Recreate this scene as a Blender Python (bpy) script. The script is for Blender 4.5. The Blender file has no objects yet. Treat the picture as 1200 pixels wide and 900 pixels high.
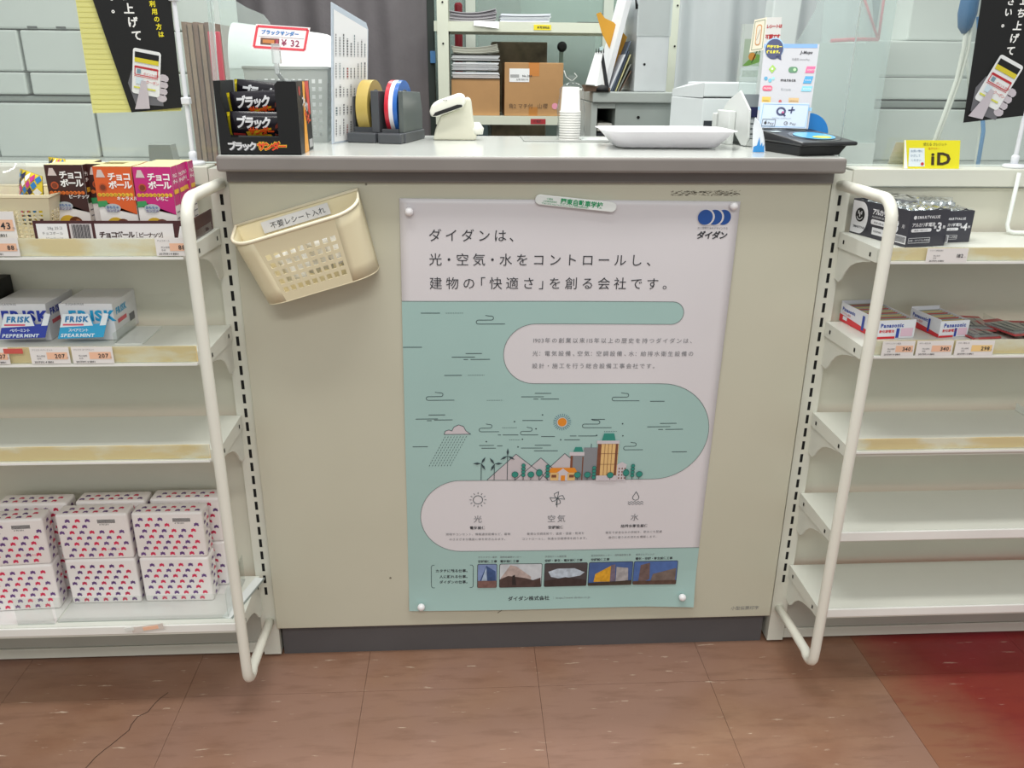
import bpy, bmesh, math, random
from mathutils import Vector, Matrix
random.seed(7)
sc = bpy.context.scene
COL = sc.collection

# ------------------------------------------------------------------ camera
cam = bpy.data.cameras.new('camera'); cam_o = bpy.data.objects.new('camera', cam); COL.objects.link(cam_o)
PITCH, YAW, ROLL = 0.3631, 0.0589, 0.0102
F = Vector((math.sin(YAW) * math.cos(PITCH), math.cos(YAW) * math.cos(PITCH), -math.sin(PITCH)))
R0 = Vector((math.cos(YAW), -math.sin(YAW), 0)); U0 = R0.cross(F)
RR = R0 * math.cos(ROLL) + U0 * math.sin(ROLL); UU = U0 * math.cos(ROLL) - R0 * math.sin(ROLL)
rot = Matrix((RR, UU, -F)).transposed()
cam_o.matrix_world = Matrix.Translation((0.344, -1.2609, 1.0155)) @ rot.to_4x4()
cam.sensor_width = 36; cam.lens = 29.256; cam.clip_start = 0.02
sc.camera = cam_o

# ------------------------------------------------------------------ light
w = bpy.data.worlds.new('world'); sc.world = w; w.use_nodes = True
w.node_tree.nodes['Background'].inputs[0].default_value = (0.95, 0.99, 0.97, 1)
w.node_tree.nodes['Background'].inputs[1].default_value = 0.66

def lamp(x, y, z, sx, sy, power, col=(1, 0.985, 0.94)):
    l = bpy.data.lights.new('ceiling_or_fill_light', 'AREA'); l.shape = 'RECTANGLE'; l.size = sx; l.size_y = sy
    l.energy = power; l.color = col
    o = bpy.data.objects.new('ceiling_or_fill_light', l); COL.objects.link(o); o.location = (x, y, z)
lamp(0.35, -2.3, 2.45, 1.6, 0.3, 38)  # fill lamp added to brighten the lower counter front
lamp(0.35, -0.55, 2.45, 1.3, 0.25, 24)
lamp(0.38, 0.28, 2.45, 1.2, 0.12, 17)
lamp(0.80, 1.9, 2.45, 2.4, 0.3, 54, (0.97, 1, 0.96))
sc.view_settings.view_transform = 'Standard'; sc.view_settings.look = 'None'
sc.view_settings.gamma = 1; sc.view_settings.use_curve_mapping = False
sc.view_settings.exposure = -0.12

# ------------------------------------------------------------------ materials
def lin(h):
    h = h.lstrip('#'); c = [int(h[i:i + 2], 16) / 255 for i in (0, 2, 4)]
    return tuple(((v + .055) / 1.055) ** 2.4 if v > .04045 else v / 12.92 for v in c)
_M = {}
def mat(hexc, rough=.5, metal=0, var=.05, scale=9, bump=0, sub=None, coat=0, emit=0):
    k = (hexc, rough, metal, var, scale, bump, coat)
    if k in _M: return _M[k]
    m = bpy.data.materials.new('surface_' + hexc.lstrip('#')); m.use_nodes = True
    nt = m.node_tree; b = nt.nodes['Principled BSDF']; c = lin(hexc)
    b.inputs['Roughness'].default_value = rough; b.inputs['Metallic'].default_value = metal
    b.inputs['Coat Weight'].default_value = coat
    g = nt.nodes.new('ShaderNodeNewGeometry'); n = nt.nodes.new('ShaderNodeTexNoise')
    n.inputs['Scale'].default_value = scale; n.inputs['Detail'].default_value = 3
    nt.links.new(g.outputs['Position'], n.inputs['Vector'])
    r = nt.nodes.new('ShaderNodeValToRGB')
    r.color_ramp.elements[0].position = .3; r.color_ramp.elements[1].position = .7
    r.color_ramp.elements[0].color = (*[v * (1 - var) for v in c], 1)
    r.color_ramp.elements[1].color = (*[min(1, v * (1 + var * .6)) for v in c], 1)
    nt.links.new(n.outputs['Fac'], r.inputs['Fac']); nt.links.new(r.outputs['Color'], b.inputs['Base Color'])
    if bump:
        n2 = nt.nodes.new('ShaderNodeTexNoise'); n2.inputs['Scale'].default_value = scale * 12
        nt.links.new(g.outputs['Position'], n2.inputs['Vector'])
        bp = nt.nodes.new('ShaderNodeBump'); bp.inputs['Strength'].default_value = bump; bp.inputs['Distance'].default_value = .002
        nt.links.new(n2.outputs['Fac'], bp.inputs['Height']); nt.links.new(bp.outputs['Normal'], b.inputs['Normal'])
    _M[k] = m
    return m

def clear(name, tint, haze, gloss=1.0, hazecol=(0.85, 0.9, 0.9)):
    """clear plastic sheet: transparent with a milky share and a mirror-like fresnel skin"""
    m = bpy.data.materials.new(name); m.use_nodes = True; nt = m.node_tree; nt.nodes.clear()
    out = nt.nodes.new('ShaderNodeOutputMaterial'); t = nt.nodes.new('ShaderNodeBsdfTransparent')
    t.inputs[0].default_value = (*tint, 1); d = nt.nodes.new('ShaderNodeBsdfDiffuse'); d.inputs[0].default_value = (*hazecol, 1)
    g = nt.nodes.new('ShaderNodeBsdfGlossy'); g.inputs['Roughness'].default_value = .06
    lw = nt.nodes.new('ShaderNodeLayerWeight'); pw = nt.nodes.new('ShaderNodeMath'); pw.operation = 'POWER'; pw.inputs[1].default_value = 4.5
    nt.links.new(lw.outputs['Facing'], pw.inputs[0]); fr = nt.nodes.new('ShaderNodeMath'); fr.operation = 'MULTIPLY_ADD'; fr.inputs[1].default_value = .9; fr.inputs[2].default_value = .035
    nt.links.new(pw.outputs[0], fr.inputs[0])
    ml = nt.nodes.new('ShaderNodeMath'); ml.operation = 'MULTIPLY'; ml.inputs[1].default_value = gloss
    m1 = nt.nodes.new('ShaderNodeMixShader'); m1.inputs[0].default_value = haze
    m2 = nt.nodes.new('ShaderNodeMixShader'); L = nt.links
    L.new(t.outputs[0], m1.inputs[1]); L.new(d.outputs[0], m1.inputs[2]); L.new(fr.outputs[0], ml.inputs[0])
    L.new(ml.outputs[0], m2.inputs[0]); L.new(m1.outputs[0], m2.inputs[1]); L.new(g.outputs[0], m2.inputs[2])
    L.new(m2.outputs[0], out.inputs[0])
    return m
CLEAR = clear('clear_acrylic', (.96, .98, .97), .04)
MILKY = clear('hazy_clear_plastic', (.9, .94, .93), .25)
FILM = clear('clear_film', (.97, .97, .97), .10, 2.2)
BAG = clear('bag_film', (.995, .995, .995), .03, .5)
FROST = clear('frosted_plastic', (.9, .93, .93), .62)
GLASS = clear('window_glass', (.88, .94, .91), .32, hazecol=(.60, .72, .68))

def wear_mat(name, base, worn, scale=(3, 3, 3), pos=.5, wid=.12, rough=.5, bump=0):
    m = bpy.data.materials.new(name); m.use_nodes = True; nt = m.node_tree; b = nt.nodes['Principled BSDF']; L = nt.links
    g = nt.nodes.new('ShaderNodeNewGeometry'); mp = nt.nodes.new('ShaderNodeMapping'); mp.inputs['Scale'].default_value = scale
    n = nt.nodes.new('ShaderNodeTexNoise'); n.inputs['Scale'].default_value = 4; n.inputs['Detail'].default_value = 5
    r = nt.nodes.new('ShaderNodeValToRGB'); e = r.color_ramp.elements
    e[0].position = pos - wid; e[0].color = (*lin(base), 1); e[1].position = pos + wid; e[1].color = (*lin(worn), 1)
    L.new(g.outputs['Position'], mp.inputs[0]); L.new(mp.outputs[0], n.inputs['Vector']); L.new(n.outputs['Fac'], r.inputs[0])
    L.new(r.outputs[0], b.inputs['Base Color']); b.inputs['Roughness'].default_value = rough
    return m

def tile_mat(name, c1, c2, c3=None, fleck=.5, wear=None):
    m = bpy.data.materials.new(name); m.use_nodes = True; nt = m.node_tree; b = nt.nodes['Principled BSDF']; L = nt.links
    g = nt.nodes.new('ShaderNodeNewGeometry')
    def noise(scale, sv, det=4, rough=.6):
        mp = nt.nodes.new('ShaderNodeMapping'); mp.inputs['Scale'].default_value = sv
        n = nt.nodes.new('ShaderNodeTexNoise'); n.inputs['Scale'].default_value = scale; n.inputs['Detail'].default_value = det
        n.inputs['Roughness'].default_value = rough
        L.new(g.outputs['Position'], mp.inputs[0]); L.new(mp.outputs[0], n.inputs['Vector']); return n.outputs['Fac']
    def ramp(src, a, bb, ca, cb):
        r = nt.nodes.new('ShaderNodeValToRGB'); e = r.color_ramp.elements
        e[0].position = a; e[0].color = ca; e[1].position = bb; e[1].color = cb; L.new(src, r.inputs[0]); return r.outputs[0]
    def mix(f, a, bb, t='MIX'):
        x = nt.nodes.new('ShaderNodeMix'); x.data_type = 'RGBA'; x.blend_type = t
        if isinstance(f, float): x.inputs[0].default_value = f
        else: L.new(f, x.inputs[0])
        for s, v in ((6, a), (7, bb)):
            if isinstance(v, tuple): x.inputs[s].default_value = v
            else: L.new(v, x.inputs[s])
        return x.outputs[2]
    col = ramp(noise(5, (1, 1.6, 1), 5), .35, .65, (*lin(c1), 1), (*lin(c2), 1))
    if c3:
        col = mix(ramp(noise(2.4, (1, 1, 1), 3), .42, .6, (0, 0, 0, 1), (1, 1, 1, 1)), col, (*lin(c3), 1))
    if wear:   # rubbed through to the brown along the seam, wider towards the aisle
        sp = nt.nodes.new('ShaderNodeSeparateXYZ'); L.new(g.outputs['Position'], sp.inputs[0])
        def mth(op, a, bb):
            x = nt.nodes.new('ShaderNodeMath'); x.operation = op
            for k, v in ((0, a), (1, bb)):
                if isinstance(v, (int, float)): x.inputs[k].default_value = v
                else: L.new(v, x.inputs[k])
            return x.outputs[0]
        t = mth('ADD', mth('SUBTRACT', sp.outputs[0], 1.09), mth('MULTIPLY', mth('ADD', sp.outputs[1], .10), .35))
        t = mth('ADD', t, mth('MULTIPLY', mth('SUBTRACT', noise(6, (1, 1, 1)), .5), .12))
        col = mix(ramp(t, .0, .12, (1, 1, 1, 1), (0, 0, 0, 1)), col, (*lin(wear), 1))
    # marbled streaks of the vinyl, drawn out sideways
    col = mix(ramp(noise(9, (1.2, 6, 1), 6), .50, .66, (0, 0, 0, 1), (.30, .30, .30, 1)), col, (*[v * .62 for v in lin(c1)], 1))
    col = mix(ramp(noise(16, (1, 8, 1), 5, .6), .655, .70, (0, 0, 0, 1), (fleck, fleck, fleck, 1)), col, (*lin('#e0cdb8'), 1))
    L.new(col, b.inputs['Base Color'])
    b.inputs['Roughness'].default_value = .42
    rr = ramp(noise(20, (1, 1, 1)), .3, .7, (.34, .34, .34, 1), (.55, .55, .55, 1)); L.new(rr, b.inputs['Roughness'])
    return m

# ------------------------------------------------------------------ mesh builder
_T = {}
def glyph(ch, off=0.0):
    k = (ch, off)
    if k not in _T:
        c = bpy.data.curves.new('glyph', 'FONT'); c.body = ch; c.size = 1; c.resolution_u = 2; c.offset = off
        o = bpy.data.objects.new('glyph', c); m = bpy.data.meshes.new_from_object(o)
        _T[k] = ([(v.co.x, v.co.y) for v in m.vertices], [tuple(p.vertices) for p in m.polygons])
        bpy.data.objects.remove(o); bpy.data.curves.remove(c); bpy.data.meshes.remove(m)
    return _T[k]

class MB:
    def __init__(s): s.v = []; s.f = []; s.fm = []; s.mats = []; s.sm = []
    def mi(s, m):
        if m not in s.mats: s.mats.append(m)
        return s.mats.index(m)
    def add(s, vs, fs, m, smooth=False):
        b = len(s.v); i = s.mi(m); s.v += [tuple(v) for v in vs]
        for f in fs: s.f.append(tuple(b + k for k in f)); s.fm.append(i); s.sm.append(smooth)
        return s
    def box(s, x0, x1, y0, y1, z0, z1, m, M=None):
        vs = [Vector((x, y, z)) for x in (x0, x1) for y in (y0, y1) for z in (z0, z1)]
        if M: vs = [M @ v for v in vs]
        return s.add(vs, [(0, 1, 3, 2), (4, 6, 7, 5), (0, 4, 5, 1), (2, 3, 7, 6), (0, 2, 6, 4), (1, 5, 7, 3)], m)
    def prism(s, pts, off, m, cap=None, smooth=False):
        """pts: planar 3D outline; off: extrusion vector"""
        n = len(pts); p = [Vector(q) for q in pts]; o = Vector(off)
        vs = p + [q + o for q in p]
        s.add(vs, [tuple(range(n))], cap or m); b = len(s.v) - 2 * n
        s.f.append(tuple(b + n + k for k in reversed(range(n)))); s.fm.append(s.mi(m)); s.sm.append(False)
        for k in range(n):
            s.f.append((b + k, b + n + k, b + n + (k + 1) % n, b + (k + 1) % n)); s.fm.append(s.mi(m)); s.sm.append(smooth)
        return s
    def tube(s, path, r, m, n=12, closed=False):
        p = [Vector(q) for q in path]; N = len(p); vs = []; fs = []
        prev = None
        for i in range(N):
            a = p[(i - 1) % N] if (i or closed) else p[0]; b = p[(i + 1) % N] if (i < N - 1 or closed) else p[-1]
            t = (b - a).normalized()
            if prev is None:
                ref = Vector((0, 0, 1)) if abs(t.z) < .9 else Vector((1, 0, 0)); u = t.cross(ref).normalized()
            else: u = (prev - t * prev.dot(t)).normalized()
            prev = u; w_ = t.cross(u); rr = r[i] if isinstance(r, (list, tuple)) else r
            vs += [p[i] + (u * math.cos(2 * math.pi * k / n) + w_ * math.sin(2 * math.pi * k / n)) * rr for k in range(n)]
        for i in range(N if closed else N - 1):
            j = (i + 1) % N
            for k in range(n): fs.append((i * n + k, i * n + (k + 1) % n, j * n + (k + 1) % n, j * n + k))
        s.add(vs, fs, m, True)
        if not closed:
            b = len(s.v) - N * n
            s.f.append(tuple(b + k for k in reversed(range(n)))); s.fm.append(s.mi(m)); s.sm.append(False)
            s.f.append(tuple(b + (N - 1) * n + k for k in range(n))); s.fm.append(s.mi(m)); s.sm.append(False)
        return s
    def lathe(s, prof, c, m, n=24, M=None, caps=True, smooth=True):
        """prof: (radius, height) pairs from low to high, about a vertical axis at c"""
        vs = []; fs = []; c = Vector(c)
        for r, h in prof:
            for k in range(n):
                a = 2 * math.pi * k / n; v = Vector((r * math.cos(a), r * math.sin(a), h))
                vs.append((M @ v if M else v) + c)
        for i in range(len(prof) - 1):
            for k in range(n): fs.append((i * n + k, i * n + (k + 1) % n, (i + 1) * n + (k + 1) % n, (i + 1) * n + k))
        s.add(vs, fs, m, smooth)
        if caps:
            b = len(s.v) - len(prof) * n
            s.f.append(tuple(b + k for k in reversed(range(n)))); s.fm.append(s.mi(m)); s.sm.append(False)
            s.f.append(tuple(b + (len(prof) - 1) * n + k for k in range(n))); s.fm.append(s.mi(m)); s.sm.append(False)
        return s
    def build(s, name, parent=None, bevel=0, seg=2, loc=None, solid=0):
        me = bpy.data.meshes.new(name); vs = s.v
        if parent is not None and loc is None:
            o0 = Vector(parent.get('_w', (0, 0, 0)))
            vs = [tuple(Vector(v) - o0) for v in vs]
        elif loc is not None: vs = [tuple(Vector(v) - Vector(loc)) for v in vs]
        me.from_pydata(vs, [], s.f)
        for m in s.mats: me.materials.append(m)
        me.polygons.foreach_set('material_index', s.fm); me.polygons.foreach_set('use_smooth', s.sm)
        me.update()
        o = bpy.data.objects.new(name, me); COL.objects.link(o)
        if parent is not None: o.parent = parent; o['_w'] = parent.get('_w', (0, 0, 0))
        else:
            if loc is not None: o.location = loc
            o['_w'] = tuple(loc) if loc is not None else (0, 0, 0)
        if solid:
            q = o.modifiers.new('solid', 'SOLIDIFY'); q.thickness = solid
        if bevel:
            q = o.modifiers.new('bevel', 'BEVEL'); q.width = bevel; q.segments = seg; q.limit_method = 'ANGLE'; q.angle_limit = .7
            q.harden_normals = False
        return o

def tag(o, label, cat, group=None):
    o['label'] = label; o['category'] = cat
    if group: o['group'] = group
    return o
def thing(name, label, cat, loc=(0, 0, 0), group=None):
    o = bpy.data.objects.new(name, None); COL.objects.link(o); o.location = loc; o.empty_display_size = .05
    o['_w'] = tuple(loc); return tag(o, label, cat, group)
def struct(o): o['kind'] = 'structure'; return o

class Face:
    """a flat printed surface: origin, right and up vectors; k is the print layer"""
    def __init__(s, mb, O, R, U, unit=1.0, down=False, e=.00035, warp=None):
        s.mb = mb; s.O = Vector(O); s.R = Vector(R).normalized(); s.U = Vector(U).normalized(); s.N = s.R.cross(s.U)
        s.u = unit; s.sg = -1 if down else 1; s.e = e; s.warp = warp
    def P(s, a, b, k=1):
        p = s.O + s.R * a * s.u + s.U * b * s.u * s.sg + s.N * s.e * k
        if s.warp: p = p + s.N * s.warp(a, b)
        return p
    def poly(s, pts, m, k=1): 
        s.mb.add([s.P(a, b, k) for a, b in pts], [tuple(range(len(pts)))], m); return s
    def rect(s, a0, b0, a1, b1, m, k=1): return s.poly([(a0, b0), (a1, b0), (a1, b1), (a0, b1)], m, k)
    def rrect(s, a0, b0, a1, b1, r, m, k=1):
        pts = []
        for cx, cy, st in ((a1 - r, b1 - r, 0), (a0 + r, b1 - r, 90), (a0 + r, b0 + r, 180), (a1 - r, b0 + r, 270)):
            for q in range(5): t = math.radians(st + q * 22.5); pts.append((cx + r * math.cos(t), cy + r * math.sin(t)))
        return s.poly(pts, m, k)
    def circ(s, a, b, r, m, k=1, n=20, ry=None):
        return s.poly([(a + r * math.cos(2 * math.pi * i / n), b + (ry or r) * math.sin(2 * math.pi * i / n)) for i in range(n)], m, k)
    def line(s, pts, w_, m, k=2, closed=False):
        if closed: pts = list(pts) + [pts[0]]
        for (x0, y0), (x1, y1) in zip(pts, pts[1:]):
            dx, dy = x1 - x0, y1 - y0; L = math.hypot(dx, dy) or 1e-9; nx, ny = -dy / L * w_ / 2, dx / L * w_ / 2
            s.poly([(x0 + nx, y0 + ny), (x1 + nx, y1 + ny), (x1 - nx, y1 - ny), (x0 - nx, y0 - ny)], m, k)
        return s
    def ring(s, a, b, r, w_, m, k=2, n=20, a0=0, a1=360):
        return s.line([(a + r * math.cos(math.radians(a0 + (a1 - a0) * i / n)), b + r * math.sin(math.radians(a0 + (a1 - a0) * i / n))) for i in range(n + 1)], w_, m, k)
    def text(s, t, a, b, size, m, k=2, pitch=1.0, half='', hw=.5, bold=0.0, sx=1.0, vert=False, slant=0.0, al='l'):
        """a, b: left end of the baseline; CJK cells are one em wide"""
        adv = []
        for ch in t:
            if ord(ch) < 0x2000:
                vs, _ = glyph(ch, bold) if ch != ' ' else ([], []); adv.append(((max(v[0] for v in vs) + .09) if vs else .3) )
            else: adv.append(hw * pitch if ch in half else pitch)
        if al == 'c': a -= sum(adv) * size * sx / 2
        if al == 'r': a -= sum(adv) * size * sx
        x = a; y = b
        for ch, ad in zip(t, adv):
            if ch != ' ':
                vs, fs = glyph(ch, bold)
                if ord(ch) >= 0x2000:
                    dx = (ad - 1) / 2 if not (ch in half and ch in '「' ) else (ad - 1) / 2 - .25
                    if ch in half and ch in '、。」': dx += .25
                else: dx = 0
                s.mb.add([s.P(x + (vx + dx + slant * vy) * size * sx, y + s.sg * vy * size, k) for vx, vy in vs],
                         fs if s.sg > 0 else [tuple(reversed(f)) for f in fs], m)
            if vert: y -= s.sg * pitch * size
            else: x += ad * size * sx
        return s
FRONT = ((1, 0, 0), (0, 0, 1))
def arc(cx, cy, r, a0, a1, n=8): return [(cx + r * math.cos(math.radians(a0 + (a1 - a0) * i / n)), cy + r * math.sin(math.radians(a0 + (a1 - a0) * i / n))) for i in range(n + 1)]
def Rz(deg, loc=(0, 0, 0)): return Matrix.Translation(loc) @ Matrix.Rotation(math.radians(deg), 4, 'Z')

# colours
CREAM = mat('#d8d6c6', .38, var=.03, scale=5); CREAMD = mat('#c9c5b2', .45, var=.05, scale=4)
WHITE = mat('#eceeea', .45); PAPER = mat('#efeff0', .7, var=.02); BLACK = mat('#09090b', .55); DARK = mat('#050506', .8)
GREYP = mat('#8f8b88', .5); DGREY = mat('#3a3b40', .45); NAVY = mat('#1c2a5e', .5); RED = mat('#c8323a', .5)
INK = mat('#33343a', .7, var=.02); INKL = mat('#77777c', .7, var=.02); PINKP = mat('#f3c2a4', .7); YEL = mat('#efe02a', .5)
BLUE = mat('#2a8fd6', .5); CYAN = mat('#2fb4dc', .5); GREEN = mat('#1f9c62', .6); TAN = mat('#b98d5a', .8)

# ================================================================== setting
fl = struct(MB().box(-3.2, 4.4, -3.2, 3.4, -.06, -.004, mat('#3a2c26', .8)).build('floor'))

BROWN = tile_mat('vinyl_tile_brown', '#8b6550', '#9d7a63', '#967464', .75)
RUST = tile_mat('vinyl_tile_worn_red', '#963038', '#a0343a', '#8c382f', .5, '#92644c')
TL = .3048; TX = -.1436; TY = -.0872
tile_meshes = {}
for i in range(-5, 10):
    for j in range(-4, 3):
        red = i >= 4
        if red not in tile_meshes:
            b = MB().box(.0003, TL - .0003, .0003, TL - .0003, -.004, 0, RUST if red else BROWN)
            o = b.build('tile', fl); tile_meshes[red] = o.data
            q = o.modifiers.new('bevel', 'BEVEL'); q.width = .0003; q.segments = 1
        else:
            o = bpy.data.objects.new('tile', tile_meshes[red]); COL.objects.link(o); o.parent = fl
        o.location = (TX + i * TL, TY + j * TL, 0)
# crack across one of the brown tiles
cr = MB(); random.seed(3)
pts = [(-.176, -.075)]; tgt = (-.262, -.262)
for q in range(1, 14):
    t = q / 13; pts.append((pts[0][0] + (tgt[0] - pts[0][0]) * t + random.uniform(-.005, .005), pts[0][1] + (tgt[1] - pts[0][1]) * t + random.uniform(-.003, .003)))
Face(cr, (0, 0, .0001), (1, 0, 0), (0, 1, 0)).line(pts, .0012, mat('#3c2a22', .9), 1)
cr.build('crack', fl)

wb = struct(MB().box(-3.2, 4.4, 3.2, 3.3, 0, 2.7, mat('#b9c2ba', .7)).build('wall_back'))
struct(MB().box(-3.2, 4.4, 3.18, 3.2, 0, .08, mat('#8b8d86', .7)).build('baseboard_back'))
# glazed partition behind the rack
PF = mat('#c7cdc2', .5); wn = thing('window_1', 'greenish glazed partition behind the steel rack', 'window', (.5, 2.95, .3)); wn['kind'] = 'structure'
b = MB()
for x in (.06, .36, 1.0, 1.75, 2.5): b.box(x, x + .045, 2.93, 2.97, .3, 2.1, PF)
b.box(.06, 2.545, 2.93, 2.97, .3, .36, PF); b.box(.06, 2.545, 2.93, 2.97, 2.04, 2.1, PF)
b.build('window_frame', wn)
for x0, x1 in ((.105, .36), (.405, 1.0), (1.045, 1.75), (1.795, 2.5)):
    MB().box(x0, x1, 2.945, 2.951, .36, 2.04, GLASS).build('pane', wn)
# dim shapes of stock behind the glass
for n_, x0, x1, z0, z1, h, lb in ((0, .42, .62, .0, 1.5, '#6d5a50', 'brown locker column'), (1, .63, .98, .0, 1.22, '#5d564a', 'dark brown crate tower'), (2, .12, .36, .0, 1.35, '#51605e', 'dark teal cabinet'), (3, 1.1, 1.7, 0, 1.1, '#8fa79c', 'pale green cupboard')):
    o = MB().box(x0, x1, 3.02, 3.15, z0, z1, mat(h, .7, var=.25, scale=14)).build('storage_cabinet', bevel=.006)
    tag(o, lb + ' dimly seen behind the green glass', 'cabinet')
o = tag(MB().box(.31, .345, 2.72, 2.80, .0, 1.28, mat('#a02030', .4)).build('red_column', bevel=.012, seg=3), 'narrow red upright column behind the paper stacks', 'column')

# ================================================================== counter
WORK = mat('#cdd0cc', .16, var=.03, scale=6); EDGE = mat('#86807c', .42, var=.06, scale=12); BAND = mat('#6a6663', .5)
PANEL = wear_mat('cream_laminate', '#cbc8b6', '#c0beab', (.6, .6, .6), .5, .25, .42)
ct = thing('service_counter', 'cream front service counter with grey edged worktop and dark kick strip', 'counter', (.45, .17, 0))
MB().box(0, .902, 0, .33, .07, .862, PANEL).build('front_panel', ct, bevel=.0015)
MB().box(.004, .896, .002, .33, .862, .8725, BAND).build('upper_band', ct)
MB().box(.0, .902, -.006, .34, .856, .874, mat('#76716e', .5)).build('lower_edge_band', ct, bevel=.002)
b = MB(); b.box(-.006, .908, -.03, .36, .8735, .8955, EDGE); b.build('worktop_edge', ct, bevel=.004, seg=3)
b = MB(); b.box(-.003, .905, -.026, .357, .8945, .8962, WORK); b.build('worktop', ct, bevel=.0008)
MB().box(.004, .898, .02, .33, 0, .07, mat('#5c5a5c', .55, var=.08)).build('kick_strip', ct)
b = MB(); f = Face(b, (0, 0, 0), *FRONT)
f.text('小型伝票印字', .826, .086, .0088, INKL, 1)
for q in range(190):   # scuff under the edge band
    x = .655 + random.random() * .105; z = .8375 + random.random() * .007
    f.line([(x, z), (x + random.uniform(.001, .005), z + random.uniform(-.001, .0015))], .0006, mat('#7f796b', .8), 1)
f.line([(.396, .092), (.404, .098)], .0012, mat('#6b6458', .8), 1)
f.circ(.207, .172, .002, mat('#7b7264', .8), 1, 8); f.circ(.2, .853, .0018, mat('#7b7264', .8), 1, 8)
b.build('small_marks', ct)['kind'] = 'stuff'

# ================================================================== gondola shelves
SHELF = mat('#dfe1d8', .35, var=.02); POSTM = mat('#dcdcd0', .4, var=.03); BACKP = mat('#dddbcb', .55, var=.04, scale=5)
RAIL = wear_mat('worn_ticket_strip', '#e8cf98', '#efe6cf', (3, 3, 8), .52, .07, .6); LIP = mat('#f0f0ec', .3); TUBE = mat('#e9e8dd', .3, var=.03)
def gondola(label, x_in, sgn, shelves, name='display_shelf_unit'):
    """x_in: inner end beside the counter; sgn: direction in which the unit runs"""
    g = thing(name, label, 'shelf unit', (x_in + sgn * .45, .03, 0))
    X = lambda d: x_in + sgn * d
    L = .93; y0 = .012
    def bx(b, d0, d1, *r): a, c = sorted((X(d0), X(d1))); return b.box(a, c, *r)
    for d0 in (0, L):
        b = MB(); bx(b, d0, d0 + .03, y0, .06, .006, .873, POSTM)
        for z in [.135 + .0245 * k for k in range(29)]:
            bx(b, d0 + .0125, d0 + .0172, y0 - .0004, y0 + .002, z, z + .0155, DARK)
        b.build('post', g)
        b = MB(); b.lathe([(.006, .0), (.013, .002), (.013, .008), (.005, .01), (.005, .02)], (X(d0 + .015), .03, 0), mat('#9a9c9c', .3, 1)); b.build('levelling_foot', g)
    b = MB(); bx(b, .031, L - .001, .026, .034, .09, .846, BACKP); b.build('back_panel', g)
    b = MB(); bx(b, .031, L - .001, y0, .055, .85, .876, POSTM); b.build('top_rail', g, bevel=.0012)
    b = MB(); bx(b, .031, L - .001, y0 + .002, .05, .009, .030, POSTM); b.build('base_rail', g, bevel=.0012)
    b = MB(); bx(b, .031, L - .001, y0 + .004, .05, .0312, .092, mat('#b9bab0', .5)); b.build('base_panel', g)
    for z, ticket, hi, lo in shelves:
        yf = -.118; d0 = .024; d1 = L - .002
        b = MB(); bx(b, d0, d1, yf, y0 - .001, z - .0022, z, SHELF)               # deck
        bx(b, d0, d1, yf - .0015, yf, z - .020, z, SHELF)                         # front fold
        for e0, e1 in ((d0 - .0015, d0), (d1, d1 + .0015)):
            pts = [(X(e0), yf, z), (X(e0), y0 - .001, z), (X(e0), y0 - .001, z - .024), (X(e0), yf, z - .020)]
            b.prism(pts, (X(e1) - X(e0), 0, 0), SHELF)
        for e in (d0 - .0018,):
            for yy in (-.098, -.008):
                bx(b, e - .0004, e, yy - .002, yy + .002, z - .015, z - .009, DARK)
        sh = b.build('shelf', g)
        for e0 in (d0 + .001, d1 - .003):
            pr = [(y0, -.006), (y0, -.074), (-.004, -.076), (-.012, -.07), (-.022, -.056), (-.036, -.043), (-.052, -.035), (-.072, -.029), (-.096, -.024), (-.1, -.006)]
            MB().prism([(X(e0), a, z + c) for a, c in pr], (sgn * .002, 0, 0), SHELF).build('bracket', sh)
        if ticket:
            b = MB(); bx(b, d0 + .012, d1, yf - .003, yf - .0015, z + lo + .004, z + hi - .002, RAIL)
            bx(b, d0 + .012, d1, yf - .009, yf - .0015, z + lo, z + lo + .0035, LIP)
            b.build('price_rail', sh)
            b = MB(); bx(b, d0 + .012, d1, yf - .008, yf - .0072, z + lo + .0035, z + hi, CLEAR); b.build('clear_strip', sh)
        else:
            b = MB(); bx(b, d0 + .004, d1, yf - .005, yf - .0015, z + lo + .0, z - .0005, LIP); b.build('front_lip', sh, bevel=.001)
    # tubular guard at the end
    xb = X(.014); r = .0082; A = (y0, .852); Bp = (-.158, .852); Cc = (-.148, .078); D = (y0, .078)
    path = [(xb, A[0], A[1]), (xb, -.06, .853)]
    for q in range(0, 9):
        t = math.radians(q * 11.25); path.append((xb, -.128 - .03 * math.sin(t), .823 + .03 * math.cos(t)))
    path += [(xb, -.153, .45), (xb, -.149, .115)]
    for q in range(0, 7):
        t = math.radians(q * 22); path.append((xb, -.128 - .02 * math.cos(t), .098 - .02 * math.sin(t)))
    path += [(xb, -.06, .082), (xb, D[0], D[1])]
    MB().tube(path, r, TUBE, 16).build('guard_tube', g)
    return g
gl = gondola('left white metal display shelving holding sweets and patterned packs', 0.0, -1,
             [(.787, 1, .011, -.018), (.635, 1, .011, -.018), (.482, 1, .011, -.017), (.175, 0, 0, -.015)])
gr = gondola('right white metal display shelving with batteries and mostly empty shelves', .908, 1,
             [(.780, 1, .004, -.020), (.634, 1, .012, -.016), (.474, 1, .012, -.012), (.320, 0, 0, -.017), (.172, 0, 0, -.016)])

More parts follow.
